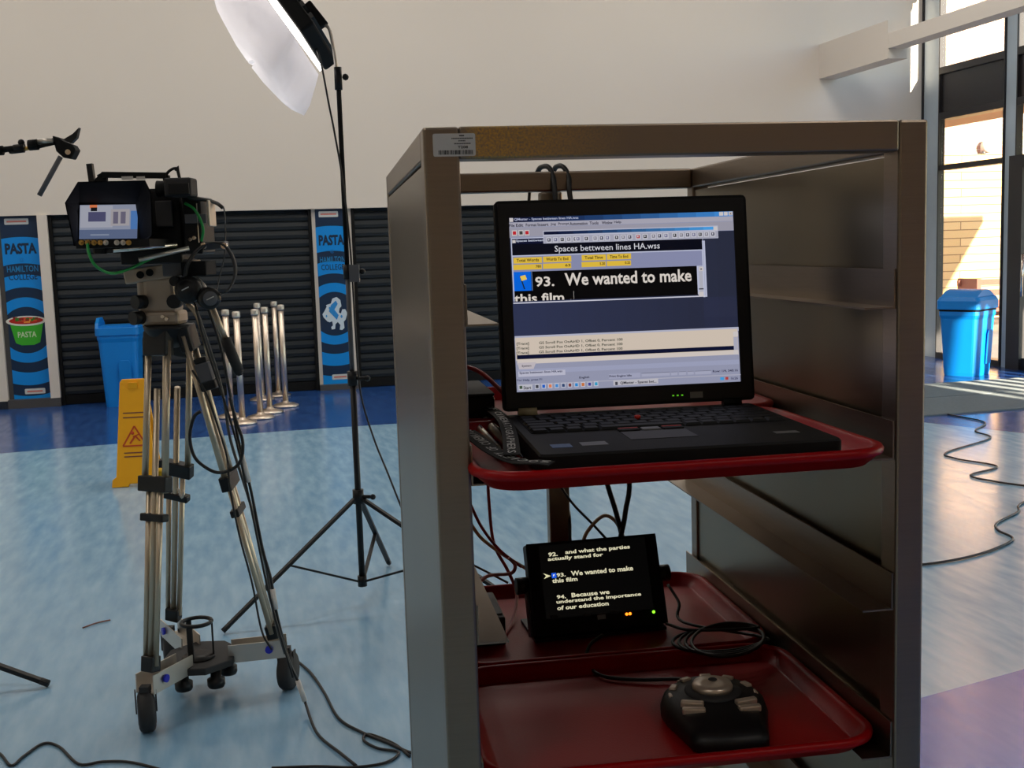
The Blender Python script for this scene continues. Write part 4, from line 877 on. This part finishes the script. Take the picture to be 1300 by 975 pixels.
leg(A(226, 432, .06), .46, Vector((w3.x+.03, w3.y-.04, .19)), None)
leg(A(238, 425, .0), .49, Vector((w2.x-.035, w2.y-.01, .19)), None)
pb_ = MB().cyl(A(267, 385), A(286, 430), .010).build('pan_bar', 'tube_metal', TP); MB().cyl(A(286, 430), A(303, 471), .0185, .017).sphere(A(303, 471), .017, 8).build('grip', 'dark_rubber', pb_)
pb_ = MB().tube([A(238, 385), A(250, 400), A(262, 440), A(272, 480)], .009, 8, 5).build('pan_bar', 'tube_metal', TP)
MB().tube([A(246, 350), A(258, 362), A(262, 372)], .008, 8, 4).build('arm_joint', 'alu', TP)
MB().cyl(A(203, 600, .0), A(206, 603, .0)+Vector((0, -.03, 0)), .018).build('marker', 'tennis_yellow', TP)['label'] = 'yellow marker on the leg clamp'
MB().tube([A(226, 620, .1), A(231, 632, .1), A(233, 622, .1)], .004, 6, 5).build('hook', 'alu', TP)
t = thing('zoom_controller', 'small grey control box hanging on the tripod pan bar', 'controller', A(260, 472, -.06), 0)
q = A(260, 472, -.05); Mq = Matrix.Translation(q) @ Matrix.Rotation(-.25, 4, 'Y')
MB(Mq).box(-.022, .022, -.02, .02, -.032, .03).build('case', 'grey_rubber', t, bev=.004); MB(Mq).box(-.026, .026, -.018, .02, -.06, -.032).build('clamp', 'black_plastic', t, bev=.004); MB(Mq).box(-.02, .02, -.018, .02, .03, .048).build('rocker', 'black_plastic', t, bev=.004)
# ================================================================== VIDEO CAMERA
VC = thing('video_camera', 'black video camera rig mounted on top of the tall tripod', 'camera', A(215, 320), 0)
def fbox(px0, py0, px1, py1, y0, y1): # front face given, depth y0..y1
    a_, b_ = A(px0, py0, y0), A(px1, py1, y0); return (min(a_.x, b_.x), max(a_.x, b_.x), YR+y0, YR+y1, min(a_.z, b_.z), max(a_.z, b_.z))
def cbox(nm, m_, a, y0, y1, bev=.004, par=None): return MB().box(*fbox(*a, y0, y1)).build(nm, m_, par or VC, bev=bev)
cbox('body', 'matte_black', (172, 240, 232, 322), -.04, .12, .01); cbox('rear_module', 'black_plastic', (230, 250, 258, 322), -.06, .1, .006)
cbox('side_plate', 'dark_rubber', (196, 255, 220, 288), -.05, -.04)
cbox('battery_panel', 'grey_rubber', (234, 272, 262, 283), -.068, -.06, .002)
cbox('mount_bar', 'alu', (262, 254, 267, 287), -.06, .02, .002); cbox('mount_bar', 'alu', (249, 258, 252, 308), -.072, -.06, .001)
cbox('base_plate', 'black_plastic', (152, 318, 232, 334), -.06, .08, .004); cbox('rod_bracket', 'grey_rubber', (205, 330, 240, 350), -.05, .06, .004); cbox('dock', 'matte_black', (229, 332, 262, 350), -.08, .05, .004)
MB().cyl(A(143, 317, -.22), A(224, 311, -.12), .0085).build('rod', 'chrome', VC); MB().cyl(A(176, 330, -.16), A(240, 315, -.11), .007).build('rod', 'alu', VC); MB().cyl(A(142, 316, .04), A(225, 312, .04), .0085).build('rod', 'alu', VC)
b = MB(); b.beam(A(125, 225, .0), A(133, 221), .012, .014).beam(A(131, 222), A(212, 223), .03, .018).beam(A(132, 222), A(133, 236), .02, .012, upv=(0, 1, 0)).beam(A(120, 235), A(132, 222), .02, .01, upv=(0, 1, 0)).beam(A(211, 223), A(214, 245), .02, .016, upv=(0, 1, 0)); b.build('handle', 'matte_black', VC)
cbox('handle_label', 'label_white', (154, 224, 169, 228), -.016, -.012, 0); cbox('handle_label', 'label_white', (173, 224, 184, 228), -.016, -.012, 0)
b = MB().beam(A(118, 236), A(114, 208), .018, .018, upv=(0, 1, 0)); b.build('antenna', 'black_plastic', VC)
vf = cbox('viewfinder', 'dark_rubber', (207, 226, 243, 249), -.14, -.06, .006); cbox('viewfinder_screen', 'black_plastic', (213, 233, 240, 246), -.146, -.139, .001, vf)
b = MB(); a_ = A(200, 240, -.1); b.lathe(a_, [(0, 0), (.026, 0), (.024, .03), (.018, .06), (0, .06)], 18, axis=(1, 0, 0)); b.build('eyepiece', 'matte_black', VC)
MB().tube([A(208, 226), A(215, 217), A(224, 214), A(228, 226)], .005, 6, 5).add([A(221, 214), A(227, 210), A(228, 218), A(222, 217)], [(0, 1, 2, 3)]).build('mic_clip', 'black_plastic', VC)
b = MB()
for px in (258, 284): q = A(px, 312, -.06); b.cyl(q, q+Vector((0, .02, 0)), .010)
b.build('rod_end', 'chrome', VC); MB().beam(A(252, 313, -.02), A(288, 311, -.02), .06, .026).build('rod_clamp', 'grey_rubber', VC, bev=.005)
for px, py in ((241, 304), (246, 302)): q = A(px, py, -.08); MB().cyl(q, q+Vector((0, .02, 0)), .006).build('connector', 'chrome', VC)
b = MB().tube([A(236, 246, -.08), A(243, 252, -.08), A(262, 254, -.05), A(275, 258, 0), A(283, 264, 0)], .006, 8, 5); b.build('lead', 'cable_black', VC)
# hooded field monitor
FM = thing('field_monitor', 'hooded field monitor showing a bright picture, on the left of the camera', 'monitor', A(140, 305, -.12), 0)
yS = -.12; inn = [A(101, 259, yS), A(172, 260, yS), A(178, 305, yS), A(99, 306, yS)]; ZZ = .0
yM = -.30
mo = [A(84, 258, yM), A(100, 232, yM), A(183, 230, yM), A(191, 246, yM), A(193, 298, yM), A(182, 309, yM), A(95, 311, yM)]
inn7 = [A(99, 270, yS), A(101, 258, yS), A(172, 259, yS), A(174, 272, yS), A(177, 296, yS), A(178, 306, yS), A(99, 307, yS)]
b = MB(); b.loft([mo, inn7], caps=False)
b.loft([[p_+(p_-A(140, 270, yM)).normalized()*.004 for p_ in mo], [p_+(p_-A(140, 282, yS)).normalized()*.006 for p_ in inn7]], caps=False)
b.build('hood', 'matte_black', FM)
bd = MB().extr([p_+(p_-A(140, 282, yS)).normalized()*.006+Vector((0, .002, 0)) for p_ in inn7], (0, .05, 0)).build('case', 'black_plastic', FM)
b = MB(); o_ = A(99, 306, yS); ex = A(178, 305, yS)-o_; ez = A(100, 259, yS)-o_
def FR(u0, v0, u1, v1, c, k_):
    b.col = lin(c); b.add([o_+ex*u+ez*v+Vector((0, -.001-.0004*k_, 0)) for u, v in ((u0, v0), (u1, v0), (u1, v1), (u0, v1))], [(0, 1, 2, 3)])
FR(.02, .05, .95, .97, (128, 134, 152), 0); FR(.02, .05, .95, .3, (84, 96, 124), 1); FR(.03, .36, .55, .95, (150, 152, 164), 1); FR(.16, .52, .44, .78, (70, 70, 100), 2); FR(.52, .4, .82, .85, (150, 146, 150), 2); FR(.56, .46, .64, .78, (96, 92, 110), 3); FR(.68, .46, .76, .78, (96, 92, 110), 3)
FR(.84, .3, .95, .8, (70, 110, 165), 2); FR(.18, .88, .3, .97, (200, 110, 70), 3); FR(.2, .8, .3, .9, (20, 20, 24), 4); FR(.2, .14, .5, .18, (120, 130, 150), 2)
b.build('screen', 'display', FM, colors=True)
for px in (103, 111, 119, 127, 134, 148, 156, 163):
    q = A(px, 308, yM-.004); MB().cyl(q, q+Vector((0, .03, 0)), .0078, n=12).cyl(q+Vector((0, -.008, 0)), q, .004, n=8).build('connector', 'gold' if px % 2 else 'alu', FM)
MB().box(*fbox(96, 306, 190, 313, yM, yS+.06)).build('connector_panel', 'matte_black', FM)
b = MB(); b.beam(A(122, 317, -.2), A(146, 318, -.14), .03, .02).beam(A(128, 312, -.2), A(128, 322, -.2), .03, .02, upv=(0, 1, 0)); b.build('mount_arm', 'black_plastic', FM)
# green video leads
cable('green_video_cable', [A(111, 309, yM-.006), A(113, 322, yM-.03), A(122, 338, yM-.03), A(142, 347, yM+.02), A(165, 341, -.18), A(190, 329, -.14), A(215, 321, -.12), A(240, 315, -.1)], .0045, 'cable_green', 'green video lead drooping under the hooded monitor')
cable('green_video_cable', [A(235, 258, -.08), A(246, 265, -.09), A(254, 278, -.1), A(258, 292, -.1), A(256, 306, -.09)], .0045, 'cable_green', 'green video lead curving down the back of the camera')
cable('headphone_cable', [A(275, 258, -.02), A(284, 264, -.02), A(286, 290, -.02), A(285, 325, -.02), A(279, 350, -.03), A(275, 372, -.05)], .0022, 'cable_grey', 'thin grey lead hanging beside the headphone band')
# headphones
HP = thing('headphones', 'black and grey headphones hung from the tripod head', 'headphones', A(252, 390, -.1), 0)
def cup(px, py, r_, ax, m_):
    q = A(px, py, -.12); c_ = MB().lathe(q, [(0, 0), (r_*.72, 0), (r_*.95, .008), (r_, .018), (r_, .026), (0, .028)], 26, axis=ax).build('ear_cup', 'black_plastic', HP)
    MB().lathe(q-Vector(ax).normalized()*.001, [(0, 0), (r_*.62, 0), (r_*.66, .004), (0, .005)], 24, axis=ax).build('cup_disc', m_, c_)
    u = Vector(ax).normalized().orthogonal(); MB().beam(q-Vector(ax).normalized()*.003+Vector((-.012, 0, -.004)), q-Vector(ax).normalized()*.003+Vector((.010, 0, .006)), .003, .007, upv=(0, 1, 0)).build('emblem', 'label_white', c_)
    MB().lathe(q+Vector(ax).normalized()*.026, [(0, 0), (r_*.98, 0), (r_*1.0, .01), (r_*.8, .02), (0, .02)], 24, axis=ax).build('ear_pad', 'dark_rubber', c_)
cup(236, 367, .043, (.1, 1, -.15), 'black_plastic'); cup(267, 379, .036, (-.45, 1, 0), 'grey_rubber')
b = MB(); Pb = smooth([A(236, 352, -.10), A(240, 335, -.10), A(252, 318, -.08), A(268, 309, -.06), A(285, 313, -.05), A(296, 332, -.05), A(297, 352, -.06), A(288, 370, -.08), A(280, 375, -.10)], 6)
b.loft([[p_+Vector(q) for q in ((0, -.014, 0), (0, .014, 0), (.006*(1 if p_.x > -.95 else -1), .012, .003), (.006*(1 if p_.x > -.95 else -1), -.012, .003))] for p_ in Pb], sm=True); b.build('headband', 'dark_rubber', HP)
# braided looms by the tripod
cl = [('camera_cable', [(250, 395), (262, 430), (275, 470), (285, 510), (293, 560), (318, 640), (338, 720), (348, 780), (362, 830)], .005, 'cable_grey', 'grey braided cable running down behind the right tripod leg'),
      ('camera_cable', [(262, 385), (280, 440), (292, 500), (303, 560), (318, 620), (333, 695), (344, 735), (350, 773), (366, 836), (378, 864), (387, 890), (402, 930), (432, 956), (452, 972)], .0048, 'cable_black', 'black cable dropping from the camera and crossing the right wheel'),
      ('camera_cable', [(246, 380), (262, 440), (282, 500), (300, 560), (310, 605), (322, 660), (343, 760), (372, 860)], .004, 'cable_black', 'thin black cable twisted along the right tripod leg'),
      ('camera_cable', [(244, 470), (262, 500), (276, 540), (288, 580), (292, 620), (304, 680), (320, 740), (332, 800), (345, 825)], .0035, 'cable_black', 'thin black cable taped along the front of the right tripod leg')]
for i, (nm, pts, r_, m_, lb) in enumerate(cl):
    P_ = []
    for j, (px, py) in enumerate(pts):
        dy = -.07-.012*i; q = at(px, py, YR+dy)
        if q.z < .02: q = fl(px, py, .008)
        P_.append(q)
    o = cable(nm, P_, r_, m_, lb)
# white tape on cables
for (a_, b_), nm in ((((300, 560), (311, 592)), 0), (((344, 744), (350, 770)), 0)):
    pass
cable('looped_cable', [A(255, 522, -.1), A(246, 530, -.1), A(241, 555, -.1), A(247, 580, -.1), A(262, 594, -.1), A(278, 600, -.1), A(296, 595, -.1), A(306, 583, -.1), A(308, 560, -.1), A(300, 535, -.1), A(292, 505, -.1)], .0055, 'cable_black', 'black braided cable loop hanging round the right tripod leg')
for a_, b_, lb in (((306, 575), (316, 612), 'upper'), ((346, 748), (350, 773), 'middle'), ((378, 864), (387, 890), 'lower')):
    tag(MB().cyl(at(*a_, YR-.085), at(*b_, YR-.085), .0085).build('cable_wrap', 'tape_white'), 'white tape wrap on the camera cable, %s one' % lb, 'tape')
# floor cables
def flc(nm, pts, r_, m_, lb): return cable(nm, [fl(px, py, r_+.001) for px, py in pts], r_, m_, lb)
flc('floor_cable', [(376, 838), (395, 855), (412, 880), (430, 912), (460, 930), (490, 942), (520, 955), (560, 965)], .005, 'cable_black', 'black cable trailing over the floor from the right dolly wheel to the trolley')
flc('floor_cable', [(345, 975), (400, 973), (450, 974), (490, 968), (506, 955), (480, 950), (462, 940), (468, 932), (500, 944), (520, 960)], .0045, 'cable_black', 'black cable curling on the floor at the foot of the trolley')
flc('floor_cable', [(-20, 950), (0, 957), (14, 972), (30, 960), (55, 944), (75, 948), (100, 970), (130, 967), (160, 967), (190, 973), (230, 985)], .0045, 'cable_black', 'black cable snaking across the floor at the bottom left corner')
flc('floor_cable', [(1100, 512), (1176, 519), (1204, 526), (1250, 536), (1238, 547), (1257, 556), (1202, 574), (1213, 582), (1266, 592), (1232, 603), (1262, 611), (1320, 619)], .006, 'cable_black', 'black cable zigzagging over the floor towards the grey mats')
flc('floor_cable', [(1320, 628), (1294, 641), (1292, 650), (1266, 664), (1267, 673), (1286, 684), (1262, 697), (1225, 708), (1176, 716), (1100, 722)], .006, 'cable_black', 'black cable curving over the floor to the right of the trolley, nearer one')
tag(MB().tube([fl(105, 797, .004), fl(122, 791, .005), fl(140, 787, .004)], .003, 6, 4).build('stir_stick', 'wood_brown'), 'thin brown stick lying on the floor left of the tripod', 'stick')
# ================================================================== second stand at the left edge (boom arm + leg)
YA = 3.95
G = lambda px, py, dy=0: at(px, py, YA+dy)
foot = fl(62, 868, .012); q = at(0, 846, foot.y-.0); dr_ = (q-foot).normalized()
colr = foot+dr_*.62
t = thing('boom_stand', 'black boom stand reaching in from the left edge, its foot on the floor', 'stand', (colr.x, colr.y, 0), 0)
MB().beam(foot, colr, .024, .016).build('leg', 'black_plastic', t, bev=.002); MB().cyl(foot, foot-dr_*-.03, .013).build('foot_cap', 'dark_rubber', t)
for an in (2.1, 4.2):
    d_ = Vector((foot.x-colr.x, foot.y-colr.y, 0)); d_.rotate(Matrix.Rotation(an, 3, 'Z')); MB().beam(Vector((colr.x+d_.x, colr.y+d_.y, .012)), colr, .024, .016).build('leg', 'black_plastic', t, bev=.002)
h0 = G(-10, 191); hx = Vector((colr.x, colr.y, h0.z))
MB().cyl((colr.x, colr.y, .1), (colr.x, colr.y, h0.z+.05), .014).build('pole', 'black_plastic', t)
MB().cyl(hx, G(4, 191), .016).cyl(G(-4, 191), G(30, 187), .010).cyl(G(12, 193), G(34, 189), .006).build('boom_arm', 'matte_black', t)
MB().cyl(G(18, 188), G(31, 186), .0115).cyl(G(14, 193), G(31, 191), .007).sphere(G(27, 181), .012, 8).build('ratchet', 'black_plastic', t)
MB().cyl(G(31, 189), G(38, 188), .007).build('collar', 'gold', t)
MB().cyl(G(37, 184.5), G(48, 183.5), .018).cyl(G(46, 187), G(70, 181.5), .006).build('joint', 'matte_black', t)
MB().cyl(G(48, 180), G(68, 178.5), .009).build('sleeve', 'alu', t)
b = MB(); b.extr([G(66, 172), G(75, 175), G(80, 179), G(92, 184), (G(96, 190)), G(90, 202), G(80, 200), G(71, 192), G(68, 182)], (0, .05, 0)); b.build('grip_head', 'matte_black', t, bev=.004)
MB().cyl(G(86, 193, -.01), G(86, 193, .0), .009).build('bolt', 'chrome', t)
b = MB(); b.extr([G(80, 177), G(92, 170), G(100, 162), G(97, 175), G(90, 182)], (0, .02, 0)); b.build('wing_key', 'black_plastic', t)
MB().cyl(G(77, 199), G(50, 248), .0085).build('spigot_rod', 'grey_rubber', t)
# ================================================================== LIGHT
SUN_D = (RF.to_3x3() @ Vector((-.15, 1, -.24))).normalized()
ld_ = bpy.data.lights.new('sun', 'SUN'); ld_.energy = 26; ld_.angle = .01; ld_.color = (1, .86, .66); lo_ = bpy.data.objects.new('sun', ld_); C.objects.link(lo_)
lo_.rotation_euler = SUN_D.to_track_quat('-Z', 'Y').to_euler(); lo_.location = (10, -10, 12)
def area(nm, loc, tgt, sx_, sy_, e, col=(1, 1, 1)):
    l = bpy.data.lights.new(nm, 'AREA'); l.shape = 'RECTANGLE'; l.size = sx_; l.size_y = sy_; l.energy = e; l.color = col; o = bpy.data.objects.new(nm, l); C.objects.link(o)
    p_ = RF @ Vector(loc); o.location = p_; o.rotation_euler = (RF @ Vector(tgt)-p_).to_track_quat('-Z', 'Y').to_euler(); return o
for i, (x, y) in enumerate(((-3, 7.5), (1, 7.5), (5, 7.5), (-3, 10), (1, 10), (5, 10))): area('fill_light', (x, y, HC-.1), (x, y+.6, 0), 1.6, .6, 55, (1, .93, .84))  # unseen fill lights added under the ceiling to brighten the back half
for x, y in ((-3, -2), (-3, 2.5), (3, -3)): area('fill_light', (x, y, HC-.1), (x, y, 0), 1.6, .6, 48, (1, .92, .84))  # more added fill, out of view, for the trolley front and tripod
wd = bpy.data.worlds.new('world'); SC.world = wd; wd.use_nodes = True; N = wd.node_tree.nodes; L = wd.node_tree.links
bg = N['Background']; sk = N.new('ShaderNodeTexSky'); sk.sky_type = 'NISHITA'; sk.sun_disc = False; sk.sun_elevation = .25; sk.sun_rotation = 0; L.new(sk.outputs[0], bg.inputs[0]); bg.inputs[1].default_value = .9
vs = SC.view_settings; SC.display_settings.display_device = 'sRGB'; vs.view_transform = 'Standard'; vs.look = 'None'; vs.exposure = 0; vs.gamma = 1; vs.use_curve_mapping = False
